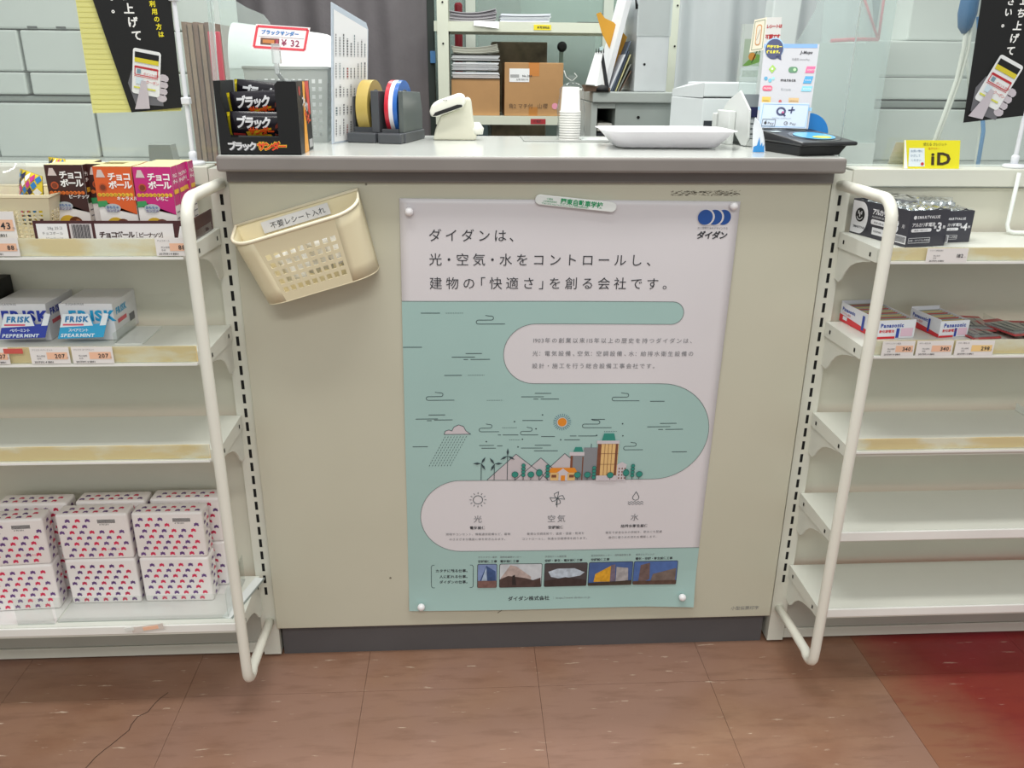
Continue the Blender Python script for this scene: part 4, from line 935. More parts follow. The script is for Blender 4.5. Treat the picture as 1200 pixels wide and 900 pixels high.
def choc_bar(label, cx, y, z, rz, tl, grp='chocolate bars in the black display box'):
    W, Hh = .086, .034; M = Matrix.Translation((cx, y, z)) @ Matrix.Rotation(math.radians(rz), 4, 'Z') @ Matrix.Rotation(math.radians(tl), 4, 'Y') @ Matrix.Rotation(math.radians(12), 4, 'X')
    t = thing('chocolate_bar', label, 'chocolate bar', (cx, y, z), grp)
    def S(u, v, s_=-1, k=0):
        e_ = max(0, 1 - abs(u) ** 8) ; bl = .0075 * e_ * max(0, 1 - abs(v) ** 2.5) ** .6 + .0005 + k * .0003
        return M @ Vector((u * W / 2, s_ * bl, v * Hh / 2 * (1 - .06 * (1 - e_))))
    b = MB(); N, K = 16, 8
    for s_ in (-1, 1):
        vs = [S(i / N * 2 - 1, j / K * 2 - 1, s_) for i in range(N + 1) for j in range(K + 1)]
        fs = [(i * (K + 1) + j, (i + 1) * (K + 1) + j, (i + 1) * (K + 1) + j + 1, i * (K + 1) + j + 1) for i in range(N) for j in range(K)]
        b.add(vs, fs if s_ < 0 else [q[::-1] for q in fs], mat('#1d1a22', .22), True)
    b.build('wrapper', t)
    b = MB()
    def pat(pts, m, k): b.add([S(u, v, -1, k) for u, v in pts], [tuple(range(len(pts)))], m)
    for j in range(6):
        pat([(-1, -1 + j / 3), (-.90, -1 + j / 3), (-.90, -.67 + j / 3), (-1, -.67 + j / 3)], mat('#ecd82a', .3), 3)
    pat([(-.85, -.95), (-.45, -.95), (-.45, -.72), (-.85, -.72)], RD, 3); pat([(-.40, -.95), (.38, -.95), (.42, -.15), (.1, -.30), (-.42, -.55)], mat('#e8b82c', .25), 3)
    pat([(.5, -.85), (.9, -.8), (.9, .2), (.72, .5), (.55, .0)], mat('#8a3b2e', .3), 3); pat([(.62, -.4), (.8, -.3), (.78, .1), (.66, .1)], mat('#d9a98a', .3), 4)
    class G:  # lettering wrapped over the pillow
        pass
    def txt(s_, u0, v0, sz, m, sl):
        u = u0
        for ch in s_:
            vs, fs = glyph(ch, .05); b.add([S(min(.93, u + (vx + sl * vy) * sz * .8 * Hh / W), min(.95, v0 + vy * sz), -1, 5) for vx, vy in vs], fs, m); u += sz * .8 * Hh / W * .86
    txt('ブラック', -.72, -.15, 1.0, mat('#e4e6ea', .25), .15); txt('サンダー', -.35, -.75, .75, mat('#d8501e', .25), .15)
    b.build('print', t); return t
choc_bar('wrapped chocolate bar in the lower front of the black display box', .054, -.004, .9375, 1, 1)
choc_bar('wrapped chocolate bar lying over the lowest one in the black box', .055, .004, .9655, -2, -3)
choc_bar('chocolate bar leaning at the top behind the front bars', .058, .030, .9765, -6, 6)
# price sign on a clip
t = thing('price_sign', 'red framed handwritten style sign reading 32 yen clipped above the black box', 'sign', (.085, .0, .99))
b = MB(); Rv = Vector((.076, .0, -.004)).normalized(); Uv = Vector((.008, .012, .034)).normalized(); Uv = (Uv - Rv * Uv.dot(Rv)).normalized()
O = Vector((.048, .018, 1.037)); f = Face(b, O, Rv, Uv, .001)
out = [(0, 0), (75, 0), (80, 35), (5, 35)]
b.prism([f.P(a, c, 0) for a, c in out], (0, .0012, 0), mat('#f4e9ea', .3)); f.line([(3, 3), (73, 3), (77, 32), (7, 32)], 3.4, mat('#d83a4a', .35), 1, True)
f.text('ブラックサンダー', 12, 22, 6.6, mat('#3a7fc0', .4), 1, 1.0, bold=.05, slant=.1); f.line([(9, 18.5), (72, 18.5)], .5, INKL, 1)
f.rect(12, 7, 38, 16.5, mat('#6d4a3c', .5, var=.4, scale=200), 1); f.rect(15, 9, 33, 14, mat('#c2783a', .5), 2); f.rect(31, 8, 37, 15, mat('#a03a4a', .5), 2)
f.text('¥ 32', 41, 7, 12.5, mat('#8a1a4a', .4), 1, bold=.02, sx=1.0); b.build('sign_card', t)
b = MB(); CL = clear('clip_plastic', (.95, .95, .95), .35)
b.box(.077, .088, .008, .020, 1.018, 1.044, CL); b.box(.079, .085, .010, .018, 1.004, 1.018, CL); b.build('upper_clip', t, bevel=.001)
b = MB(); b.tube([(.082, .014, 1.006), (.083, .04, .996), (.083, .075, .988)], .003, CL, 8); b.box(.078, .088, .074, .09, .978, .996, CL); b.box(.079, .087, .0725, .074, .984, .988, DARK); b.build('lower_clip', t)

# white lattice basket behind
lattice_basket('white_basket', 'white lattice basket standing behind the chocolate display box', -.006, .128, .178, .275, ZC, 1.012, mat('#b2b7b4', .45), 11, 8, .010, None, .52, .12)
b = MB(); b.box(.010, .112, .235, .238, ZC + .004, .995, mat('#f4f6f6', .5)); tag(b.build('added_white_sheet', bevel=.0005), 'white sheet added inside the white lattice basket to brighten its holes', 'sheet')  # made-up sheet, put in so the lattice holes show bright
# glossy white roll over the basket
b = MB(); vs = []; N = 14
for i in range(N + 1):
    for j in range(13):
        u = i / N; a = math.radians(j * 15); rr = (.055 - .016 * u) 
        vs.append((-.095 + .225 * u, .51 + .07 * math.cos(a), 1.01 + (rr * 1.5 if u < .75 else rr * 1.5 * (1 - ((u - .75) / .25) ** 2 * .6)) * math.sin(a)))
b.add(vs, [(i * 13 + j, (i + 1) * 13 + j, (i + 1) * 13 + j + 1, i * 13 + j + 1) for i in range(N) for j in range(12)], mat('#f6f8f8', .25), True)
b.box(-.095, .13, .442, .578, .8005, 1.012, mat('#d2d6d2', .4))
tag(b.build('white_lidded_tub'), 'white tub with a domed glossy lid behind the white basket', 'tub')

# information board seen from its edge
t = thing('menu_board', 'clear sleeved price list board standing edge on behind the chocolate box', 'board', (.155, .22, ZC))
A = Vector((.129, .160, ZC)); Bv = Vector((.172, .285, ZC)); Rv = (Bv - A).normalized(); L_ = (Bv - A).length; Up = Vector((.012, 0, .2)).normalized()
b = MB(); Nn = Rv.cross(Up).normalized()
out = [(0, 0), (L_, 0), (L_, .178), (L_ - .008, .188), (0, .2118)]
b.prism([A + Rv * a + Up * c for a, c in out], Nn * .0022, mat('#c9d3e0', .15)); b.build('clear_sleeve', t, bevel=.0005)
b = MB(); f = Face(b, A + Nn * .0023, Rv, Up, .001); f.poly([(5, 3), (L_ * 1000 - 4, 3), (L_ * 1000 - 4, 178), (5, 202)], PAPER, 1)
random.seed(8)
for c0, h in ((12, 26), (44, 22), (72, 20), (100, 26), (134, 34)):
    for q in range(9):
        x = 10 + q * 13.2; f.rect(x, c0, x + random.uniform(3, 6), c0 + h * random.uniform(.6, 1), mat(random.choice(['#5b5b60', '#77777c', '#8c8c90', '#96443f' if q == 3 else '#6f7f86']), .7), 2)
        for v in range(int(h / 4)): f.rect(x - 1, c0 + 1 + v * 4, x + 7, c0 + 2.1 + v * 4, PAPER, 3)
b.build('price_list', t)

# tape dispenser, two rolls
t = thing('tape_dispenser', 'dark grey double tape dispenser beside the price list board', 'tape dispenser', (.19, .25, ZC)); t['_w'] = (0, 0, 0)
t.location = (.156, .192, ZC); t.rotation_euler = (0, 0, math.radians(-14))
DG = mat('#4a4d52', .4); DG2 = mat('#59605f', .35)
def put(b, name, **k): o = b.build(name, **k); o.parent = t; return o
b = MB(); b.box(-.006, .092, .012, .125, 0, .016, DG); b.box(-.006, .044, .0, .012, 0, .016, DG); b.box(.05, .09, -.006, .012, 0, .016, DG); put(b, 'base', bevel=.002)
for x_, xx, y_, h in ((-.004, .0, .03, .072), (.034, .0475, .012, .082), (.080, .085, .016, .082)):
    b = MB(); pr = [(y_, .016), (.125, .016), (.125, .05), (.115, .078), (y_, h)] if x_ > .05 or 1 else []
    xe = {-.004: -.001, .034: .0475, .080: .088}[x_]
    b.prism([(x_, a, c) for a, c in pr], (xe - x_, 0, 0), DG2 if x_ > .05 else DG); put(b, 'side_wall', bevel=.001)
b = MB(); b.box(.052, .080, .012, .018, .016, .022, DG); b.box(.0, .034, .02, .026, .016, .024, DG); put(b, 'front_plate')
b = MB(); b.box(.055, .078, .118, .130, .05, .070, mat('#b9c4cc', .25, .8)); b.box(.004, .03, .118, .130, .05, .070, mat('#b9c4cc', .25, .8)); put(b, 'cutter')
def tape_roll(cols, label, lx, w_, r=.045, ri=.030, ly=.062, lz=.0515):
    b = MB(); Mx = Matrix.Rotation(math.radians(90), 4, 'Y'); W0 = Matrix.Translation((.156, .192, ZC)) @ Matrix.Rotation(math.radians(-14), 4, 'Z')
    rt = thing('tape_roll', label, 'tape roll', W0 @ Vector((lx + w_ / 2, ly, lz - .0)))
    n = 40; k = len(cols)
    for q, cm in enumerate(cols):
        a0, a1 = lx + w_ * q / k, lx + w_ * (q + 1) / k
        vs = []; 
        for xx in (a0, a1):
            for i in range(n): th = 2 * math.pi * i / n; vs.append(W0 @ Vector((xx, ly + r * math.cos(th), lz + r * math.sin(th))))
        b.add(vs, [(i, (i + 1) % n, n + (i + 1) % n, n + i) for i in range(n)], cm, True)
    for xx, s_ in ((lx, 1), (lx + w_, -1)):
        vs = [W0 @ Vector((xx, ly + rr_ * math.cos(2 * math.pi * i / n), lz + rr_ * math.sin(2 * math.pi * i / n))) for rr_ in (r, ri) for i in range(n)]
        fs = [(i, (i + 1) % n, n + (i + 1) % n, n + i) for i in range(n)]; b.add(vs, fs if s_ < 0 else [q[::-1] for q in fs], cols[-1 if s_ < 0 else 0])
    b.build('tape', rt)
    b = MB(); vs = []
    for xx in (lx - .0006, lx + w_ + .0006):
        for rr_ in (ri, ri - .012):
            vs += [W0 @ Vector((xx, ly + rr_ * math.cos(2 * math.pi * i / n), lz + rr_ * math.sin(2 * math.pi * i / n))) for i in range(n)]
    fs = []
    for i in range(n):
        j = (i + 1) % n; fs += [(i, n + i, n + j, j), (2 * n + i, 2 * n + j, 3 * n + j, 3 * n + i), (i, j, 2 * n + j, 2 * n + i), (n + i, 3 * n + i, 3 * n + j, n + j)]
    b.add(vs, fs, mat('#1b1b20', .5), True); b.build('core', rt); return rt
tape_roll([mat('#bfa75a', .35, var=.08)], 'tan yellow roll of tape in the left slot of the dispenser', .008, .020, lz=.053, ly=.055)
tape_roll([mat('#c8283a', .3), mat('#ece8ee', .3), mat('#2c66b8', .3)], 'red, white and blue striped tape roll in the right slot', .055, .0215, lz=.053)

# barcode reader
WH = mat('#ecebe0', .4, var=.02); t = thing('card_scanner', 'cream white barcode reader with tilted head in the middle of the counter', 'scanner', (.33, .27, ZC))
b = MB(); pr = [(.291, 0), (.366, 0), (.367, .006), (.362, .032), (.358, .067), (.352, .071), (.345, .068), (.335, .052), (.305, .040), (.296, .02)]
b.prism([(a, .25, ZC + c) for a, c in pr], (0, .05, 0), mat('#dcdac8', .4)); b.build('stand', t, bevel=.004, seg=3)
b = MB(); pr = [(.2865, .944), (.290, .955), (.300, .961), (.338, .974), (.347, .970), (.349, .960), (.343, .9515), (.300, .936), (.2885, .936)]
b.prism([(a, .236, c) for a, c in pr], (0, .062, 0), WH); b.build('head', t, bevel=.004, seg=3)
b = MB(); b.prism([(a, .2335, c) for a, c in [(.292, .937), (.299, .9375), (.343, .9525), (.342, .956), (.334, .956), (.296, .943)]], (0, .004, 0), BLACK); b.build('scan_window', t, bevel=.001)
b = MB(); b.lathe([(.012, 0), (.014, .01), (.006, .02)], (.366, .262, .906), WH, 14); b.build('knob', t)
b = MB(); f = Face(b, (.310, .2355, .962), *FRONT, .001); f.text('NCR', 0, 0, 3, INK, 2, bold=.03); b.build('lettering', t)

# paper cups in a bag
for k in range(12):
    z = ZC + .0008 + k * .0042; h = .042 if k == 11 else .03
    b = MB(); b.lathe([(.0185, z), (.0192, z + .001), (.0185, z + .002), (.0172, z + .0035), (.0150, z + h - .001), (.0142, z + h)], (.531, .262, 0), mat('#f0efeb', .4, var=.02), 24, caps=False)
    vs_ = [(.531 + .0142 * math.cos(q * math.pi / 12), .262 + .0142 * math.sin(q * math.pi / 12), z + h) for q in range(24)]; b.add(vs_, [tuple(range(24))], mat('#f0efeb', .4, var=.02))
    tag(b.build('paper_cup'), ('lowest', 'second lowest', 'third lowest', 'fourth lowest', 'fifth lowest', 'sixth lowest', 'sixth from the top', 'fifth from the top', 'fourth from the top', 'third from the top', 'second from the top', 'topmost')[k] + ' white paper cup of the upside down stack in the clear bag', 'paper cup', 'stacked paper cups')
b = MB(); random.seed(2); n = 20; prof = [(.0225, .897), (.0235, .91), (.0225, .93), (.0235, .95), (.0215, .968), (.0205, .982), (.013, .990), (.004, .994), (.003, .998), (.007, 1.004)]
vs = [(.533 + rr_ * (1 + .10 * math.sin(k * 2.9 + q * 1.3)) * math.cos(2 * math.pi * k / n), .264 + rr_ * (1 + .1 * math.cos(k * 2.1 + q)) * math.sin(2 * math.pi * k / n), zz) for q, (rr_, zz) in enumerate(prof) for k in range(n)]
b.add(vs, [(q * n + k, q * n + (k + 1) % n, (q + 1) * n + (k + 1) % n, (q + 1) * n + k) for q in range(len(prof) - 1) for k in range(n)], BAG, True)
t = tag(b.build('plastic_bag'), 'clear plastic bag twisted shut over the stack of paper cups', 'bag')
b = MB(); b.tube([(.531, .263, .996), (.522, .262, 1.002), (.518, .262, 1.012)], .0008, mat('#c9c9c4', .4), 6); b.tube([(.534, .263, .996), (.541, .262, 1.003), (.536, .262, 1.008)], .0008, mat('#c9c9c4', .4), 6); b.build('twist_tie', t)

# desk mat and coin tray
b = MB().box(.448, .79, .228, .335, .8963, .8982, mat('#a5a7a4', .25)); tag(b.build('desk_mat', bevel=.0006), 'grey desk mat along the rear edge of the counter', 'mat')
b = MB(); f = Face(b, (.545, .25, .8982), (1, 0, 0), (0, 1, 0)); b.box(.55, .70, .24, .30, .8983, .8992, mat('#d8dcdc', .2)); tag(b.build('plastic_card', bevel=.0004), 'pale plastic sheet lying on the desk mat behind the coin tray', 'sheet')
TRM = mat('#f2eef4', .3, var=.01); t = thing('coin_tray', 'white flared plastic coin tray on the front right of the counter', 'tray', (.675, .145, ZC)); b = MB()
def rr_loop(hw, hd, r, z, n=6):
    o = []
    for cx, cy, st in ((hw - r, hd - r, 0), (-hw + r, hd - r, 90), (-hw + r, -hd + r, 180), (hw - r, -hd + r, 270)):
        for q in range(n + 1): a = math.radians(st + 90 * q / n); o.append((.673 + cx + r * math.cos(a), .147 + cy + r * math.sin(a), z))
    return o
prof = [(.080, .042, .018, ZC + .0016), (.083, .045, .02, ZC + .003), (.103, .066, .026, .9225), (.1085, .071, .03, .9245), (.1085, .071, .03, .9235), (.106, .069, .028, .922)]
loops = [rr_loop(*p) for p in prof]; n = len(loops[0]); vs = [v for l in loops for v in l]
inner = [rr_loop(.1035, .0665, .026, .9238), rr_loop(.081, .043, .018, ZC + .0045)]
b.add(vs[:4 * n], [(i * n + k, i * n + (k + 1) % n, (i + 1) * n + (k + 1) % n, (i + 1) * n + k) for i in range(3) for k in range(n)], TRM, True)
b.add(loops[3] + inner[0] + inner[1], [(i * n + k, i * n + (k + 1) % n, (i + 1) * n + (k + 1) % n, (i + 1) * n + k) for i in range(2) for k in range(n)], TRM, True)
b.add(loops[0], [tuple(reversed(range(n)))], TRM); b.add(inner[1], [tuple(range(n))], TRM); b.build('tray_body', t)
b = MB()
for x in (-.055, -.005, .055):
    for y in (-.025, .025): b.lathe([(.004, ZC), (.004, ZC + .0018)], (.673 + x, .147 + y, 0), TRM, 10)
b.build('feet', t)

# card terminal in a white cradle
t = thing('card_terminal', 'white upright card terminal cradle beside the coin tray', 'card terminal', (.82, .15, ZC))
W_ = mat('#d6dad7', .4, var=.02)
def pl(b, pts, d, m): return b.prism(pts, d, m)
sp_ = [(.145, .911), (.150, .955), (.190, .984), (.232, .966), (.250, .948), (.168, .8975), (.153, .8975)]
for x in (.812, .866): b = MB(); pl(b, [(x, a, c) for a, c in sp_], (.0035, 0, 0), W_); b.build('side_shell', t, bevel=.001)
b = MB(); pl(b, [(.8155, a, c) for a, c in [(.156, .905), (.197, .978), (.228, .963), (.243, .947), (.172, .900)]], (.0505, 0, 0), mat('#7a8286', .4)); b.build('body', t, bevel=.0008)
b = MB(); pl(b, [(.8155, .150, .8975), (.8155, .1465, .908), (.8155, .156, .908), (.8155, .165, .8975)], (.0505, 0, 0), W_); b.build('front_lip', t)
A_ = Vector((.818, .156, .905)); Ud = Vector((0, .041, .073)).normalized(); f_ = lambda mb: Face(mb, A_, (1, 0, 0), Ud, .001)
b = MB(); f = f_(b); b.prism([f.P(p, q, 0) for p, q in ((1, 42), (45, 42), (45, 60), (1, 60))], f.N * .0012, mat('#23264a', .2)); b.build('display', t)
for q in range(4):
    for r_ in range(3):
        b = MB(); f = f_(b); u0, v0 = 3 + r_ * 14, 4 + q * 9; b.prism([f.P(p, w_, 0) for p, w_ in ((u0, v0), (u0 + 11, v0), (u0 + 11, v0 + 6), (u0, v0 + 6))], f.N * .002, mat('#b4babb', .4)); b.build('key', t)
b = MB(); b.box(.800, .8115, .195, .245, ZC, .951, W_); b.box(.800, .865, .235, .262, ZC, .945, W_); b.build('foot', t, bevel=.0015)
t.rotation_euler = (0, 0, math.radians(9))

# payment reader and its display card
t = thing('payment_reader', 'black contactless payment reader overhanging the right counter corner', 'payment reader', (.86, .05, ZC))
def RM(x, y, z): # reader frame: front left foot corner at the origin, turned a little
    c, s_ = math.cos(math.radians(15)), math.sin(math.radians(15)); return (.843 + x * c - y * s_, -.006 + x * s_ + y * c, z)
b = MB(); b.prism([RM(0, 0, ZC), RM(.072, 0, ZC), RM(.082, -.004, .9115), RM(-.002, -.004, .9115)], Vector(RM(0, .095, 0)) - Vector(RM(0, 0, 0)), BLACK); b.build('foot_block', t, bevel=.002)
b = MB(); zt = lambda y: .9175 + y * .10
cs = [(-.004, -.010), (.096, -.010), (.094, .105), (-.002, .105)]
b.add([RM(x, y, .9105 if y < 0 else .9115) for x, y in cs] + [RM(x, y, zt(y)) for x, y in cs], [(0, 3, 2, 1), (4, 5, 6, 7), (0, 1, 5, 4), (1, 2, 6, 5), (2, 3, 7, 6), (3, 0, 4, 7)], mat('#232326', .35)); b.build('reader_body', t, bevel=.003)
Rt = (Vector(RM(1, 0, 0)) - Vector(RM(0, 0, 0))).normalized(); Up = (Vector(RM(0, 1, .10)) - Vector(RM(0, 0, 0))).normalized()
b = MB(); f = Face(b, RM(.052, .038, zt(.038) + .0002), Rt, Up, .001)
f.circ(0, 0, 40, mat('#3a3b3f', .15), 1, 36, 40); f.circ(-1, 0, 32, mat('#5ab4e0', .2), 3, 32, 31); f.circ(3, -14, 16, mat('#d8e040', .3), 4, 20, 10); f.rrect(-52, 36, -34, 46, 2.5, mat('#b9c6c4', .2), 2)
b.build('touch_zone', t)
t = thing('payment_sign', 'white card stand of payment brand marks with a navy speech bubble', 'sign', (.87, .13, .93))
b = MB(); Rv = Vector((.94, -.30, .0)).normalized(); Up = Vector((.165, .517, 1)).normalized(); Up = (Up - Rv * Up.dot(Rv)).normalized()
O = Vector((.8165, .120, .9285)); f = Face(b, O, Rv, Up, .001, e=.0003)
b.prism([f.P(a, c, 0) for a, c in [(0, 0), (80, 0), (86, 145), (0, 145)]], f.N * -.0015, mat('#b9bac1', .45)); b.build('card', t)
S_ = 145 / 128
class FS(Face):
    def P(s, a, b, k=1): return Face.P(s, a * .965, b * S_, k)
b = MB(); f = FS(b, O, Rv, Up, .001, e=.0003)
f.rect(0, 122, 86, 128, mat('#6a9ad2', .4), 1); f.circ(17, 121, 15.5, mat('#8ab4d8', .4), 2, 24, 16.5); f.circ(17, 120, 14.5, NAVY, 3, 24, 15.5); f.poly([(20, 108), (30, 103), (29, 111)], NAVY, 3)
f.text('電子マネー', 5, 121.5, 4.9, YEL, 4, 1.0, bold=.05); f.text('使えます。', 5, 113.5, 4.9, YEL, 4, 1.0, bold=.05)
f.text('J-Mups', 60, 113, 6, INK, 2, bold=.04, slant=.2); f.text('交通系 UnionPay', 47, 103, 3.8, INKL, 2)
f.poly([(11, 89), (17, 96), (23, 90), (17, 83)], mat('#8cb83a', .4), 2); f.circ(17, 89.5, 1.6, PAPER, 3, 8)
f.rrect(43, 84, 58, 93, 4.4, mat('#3d7a52', .4), 2); f.circ(53, 88.5, 2.4, mat('#a8d0a0', .4), 3, 12)
f.poly([(70, 84), (84, 84), (86, 94), (72, 94)], mat('#e8588c', .4), 2); f.text('SUGOCA', 73, 87.5, 3, PAPER, 3)
f.circ(8, 75, 3, mat('#3a90b8', .4), 2, 10); f.circ(15, 72, 3, mat('#5ab0c8', .4), 2, 10); f.circ(20, 75, 2.4, mat('#8ac8d8', .4), 2, 10)
f.text('manaca', 32, 71, 6.2, INK, 2, bold=.03, sx=1.15); f.poly([(68, 68), (81, 68), (84, 79), (71, 79)], mat('#2a94c8', .4), 2); f.text('icoca', 71, 72, 4, PAPER, 3)
f.rrect(4, 56, 20, 64, 3.6, mat('#d0446a', .4), 2); f.text('PASMO', 6, 58.5, 3.6, PAPER, 3); f.text('Kitaca', 34, 57, 5.6, mat('#8a9298', .4), 2); f.poly([(66, 56), (82, 56), (84, 64), (68, 64)], mat('#7ac0d8', .4), 2); f.text('ICOCA', 69, 58, 4, PAPER, 3)
f.rect(5, 37, 19, 47, mat('#d8b03a', .4), 2); f.text('toica', 7, 40, 4, INK, 3); f.text('e', 32, 38, 10, mat('#b04a4a', .4), 2, bold=.05); f.rect(48, 38, 64, 46, mat('#c8a878', .4), 2); f.text('はやかけん', 49, 40, 2.8, INK, 3)
f.rect(0, 27, 86, 32, mat('#8abce0', .4), 1)
b.build('payment_marks', t)
t2 = thing('payment_card', 'pale blue tapered panel with a large Q plus mark below the payment marks', 'sign', (.86, .11, .925))
b = MB(); O2 = O + Rv * .003 + f.N * .004 - Up * .001; f = Face(b, O2, Rv, Up, .001, e=.0003)
b.prism([f.P(a, c, 0) for a, c in [(0, 0), (74, 0), (75, 43), (0, 43)]], f.N * -.0012, mat('#b9c8dc', .35)); b.build('panel', t2)
b = MB(); f = Face(b, O2, Rv, Up, .001, e=.0003); f.line([(3, 2), (72, 2), (75, 40), (5, 40)], .8, mat('#7ab0dc', .4), 1, True)
f.ring(33, 28, 6, 3, NAVY, 2, 18); f.line([(34, 26), (40, 20)], 2.8, NAVY, 2); f.line([(44, 30), (54, 31)], 2.2, NAVY, 2); f.line([(48.5, 25), (50, 36)], 2.2, NAVY, 2); f.circ(36, 26, 2, mat('#b04a80', .4), 4, 10)
f.text('QUICPay+ QUICPay plus', 20, 15.5, 2.6, INKL, 2)
f.line([(5, 2.5), (25, 2.5), (26, 14), (6, 14)], .7, INK, 2, True); f.circ(10.5, 7.8, 2.1, INK, 2, 12, 2.5); f.circ(11.4, 11.1, .8, INK, 2, 8); f.text('Pay', 14, 5.5, 6, INKL, 2, bold=.02)
f.ring(42, 8, 2.7, 1, INKL, 2, 12, 20, 340); f.line([(42, 8), (45, 8)], 1, INKL, 3); f.text('Pay', 48, 5.5, 6, INKL, 2, bold=.01); b.build('pay_marks', t2)
b = MB(); pts = [(.900, .918), (.900, .953)] + [(.902 + .036 * math.sin(math.radians(a)), .918 + .034 * math.cos(math.radians(a))) for a in range(0, 91, 10)]
b.prism([(a, .122, c) for a, c in pts][::-1], (0, .0012, 0), mat('#2a8ade', .35)); tag(b.build('blue_card', bevel=.0003), 'bright blue quarter round card behind the black payment reader', 'card')
t = thing('side_card', 'small white and blue curved card left of the payment reader', 'card', (.81, .04, ZC)); b = MB()
pts = [(.791, ZC), (.810, ZC), (.8065, .915), (.803, .927), (.797, .939), (.789, .948), (.7875, .933)]
b.prism([(a, .05, c) for a, c in pts], (.002, .0015, 0), mat('#eef2f8', .35)); b.build('card', t)
b = MB(); f = Face(b, (0, .05, 0), *FRONT, e=.0004); f.poly([(.7912, ZC + .0005), (.8095, ZC + .0005), (.8080, .909), (.8060, .905), (.8045, .912), (.8022, .906), (.7995, .920), (.7968, .907), (.7915, .905)], mat('#3a94dc', .35), 1); b.build('blue_print', t)

# ================================================================== things on top of the shelf units
ZG = .8762
t = thing('contactless_sign', 'yellow tent card reading iD standing on the right shelf unit', 'sign', (1.06, .035, ZG))
b = MB(); Rv = Vector((1, 0, 0)); Up = Vector((-.16, .30, 1)).normalized(); Up = (Up - Rv * Up.dot(Rv)).normalized()
O = Vector((1.0205, .020, ZG)); f = Face(b, O, Rv, Up, .001); out = [(0, 0), (88, 0), (88 + 1, 43), (0, 43)]
b.prism([f.P(a, c, 0) for a, c in out], (0, .0012, 0), mat('#e8de20', .3)); b.build('card', t)
b = MB(); f = Face(b, O, Rv, Up, .001); f.poly([(0, 0), (6, 0), (2, 43), (0, 43)], PAPER, 1); f.poly([(7, 3), (33, 3), (32, 31), (8, 31)], mat('#e2ecf2', .3), 1)
f.text('iD', 42, 6, 26, mat('#3a2c14', .4), 2, bold=.03, sx=1.2); f.text('使える クレジット', 30, 35, 5, mat('#5a5a2a', .4), 2, .9); f.text('お買い物に', 10, 25, 4, mat('#5a7a9a', .5), 2)
f.text('かざして', 10, 18, 4, mat('#5a7a9a', .5), 2); f.text('ください', 11, 11, 4, mat('#5a7a9a', .5), 2); f.circ(29, 7, 2.6, RED, 2, 12)
f.text('電子マネー', 38, 29, 3.6, mat('#c8702a', .4), 2); b.build('lettering', t)
b = MB(); f = Face(b, O + Vector((0, .045, 0)), Rv, Vector((-.1, -.42, 1)).normalized(), .001); b.prism([f.P(a, c, 0) for a, c in [(-4, 0), (84, 0), (84, 40), (0, 40)]], (0, .0012, 0), mat('#cfcabc', .4)); b.build('back_leaf', t)

for sgn, x0, x1, nm in ((-1, -.93, -.012, 'left'), (1, .932, 1.84, 'right')):
    b = MB(); b.box(x0, x1, .056, .059, .8765, 1.45, CLEAR); b.box(x0, x1, .0555, .0595, .8765, .8785, mat('#dfe8e4', .2)); 
    b.box(*((x0, x0 + .0012) if sgn > 0 else (x1 - .0012, x1)), .0562, .0590, .8785, 1.45, mat('#c9d3d0', .3))
    tag(b.build('splash_guard'), 'clear acrylic splash guard standing on the %s shelf unit' % nm, 'splash guard')
b = MB(); pts = [(-.088, ZG + .02), (.002, ZG + .02), (.002, 1.075), (-.001, 1.088), (-.010, 1.100), (-.04, 1.112), (-.07, 1.13), (-.088, 1.14)]
b.prism([(a, .385, c) for a, c in pts], (0, .0025, 0), MILKY); b.prism([(-.118, .383, .80), (-.110, .383, .80), (-.094, .383, 1.2), (-.104, .383, 1.2)], (0, .006, 0), MILKY); b.box(-.10, .002, .38, .392, .80, ZG + .02, mat('#cfd5d2', .3)); tag(b.build('hazy_screen'), 'hazy plastic screen with a rounded corner behind the chocolate box', 'screen')
b = MB(); pts = [(.965, .86)] + [(.965, 1.02), (1.0, 1.03), (1.04, 1.045), (1.09, 1.08), (1.12, 1.14), (1.13, 1.25)] + [(1.30, 1.25), (1.30, .86)]
b.prism([(a, .70, c) for a, c in pts], (0, .0025, 0), MILKY); b.box(.965, 1.30, .695, .708, .80, .86, mat('#cfd5d2', .3)); tag(b.build('hazy_screen'), 'hazy curved plastic screen beyond the payment sign', 'screen')

def stand(x, nm, zc):
    t = thing('panel_stand', 'white rod stand with round foot on the %s shelf unit' % nm, 'stand', (x, .042, ZG)); Wm = mat('#eceef4', .25)
    b = MB(); b.lathe([(.0175, 0), (.0175, .0035), (.015, .005), (.004, .006)], (x, .040, ZG), Wm, 24); b.build('foot', t)
    b = MB(); b.tube([(x, .042, ZG + .004), (x, .042, ZG + .018), (x, .042, ZG + .24), (x, .042, ZG + .36)], .0033, Wm, 12); b.build('rod', t)
    b = MB(); b.lathe([(.0055, 0), (.006, .012), (.004, .014)], (x, .042, ZG + .005), Wm, 14); b.build('collar', t)
    for z in (zc, 1.098): b = MB(); b.box(x - .006, x + .006, .036, .049, z, z + .010, Wm); b.build('clamp', t, bevel=.0015)
stand(-.0585, 'left', .961); stand(1.2095, 'right', 1.0)

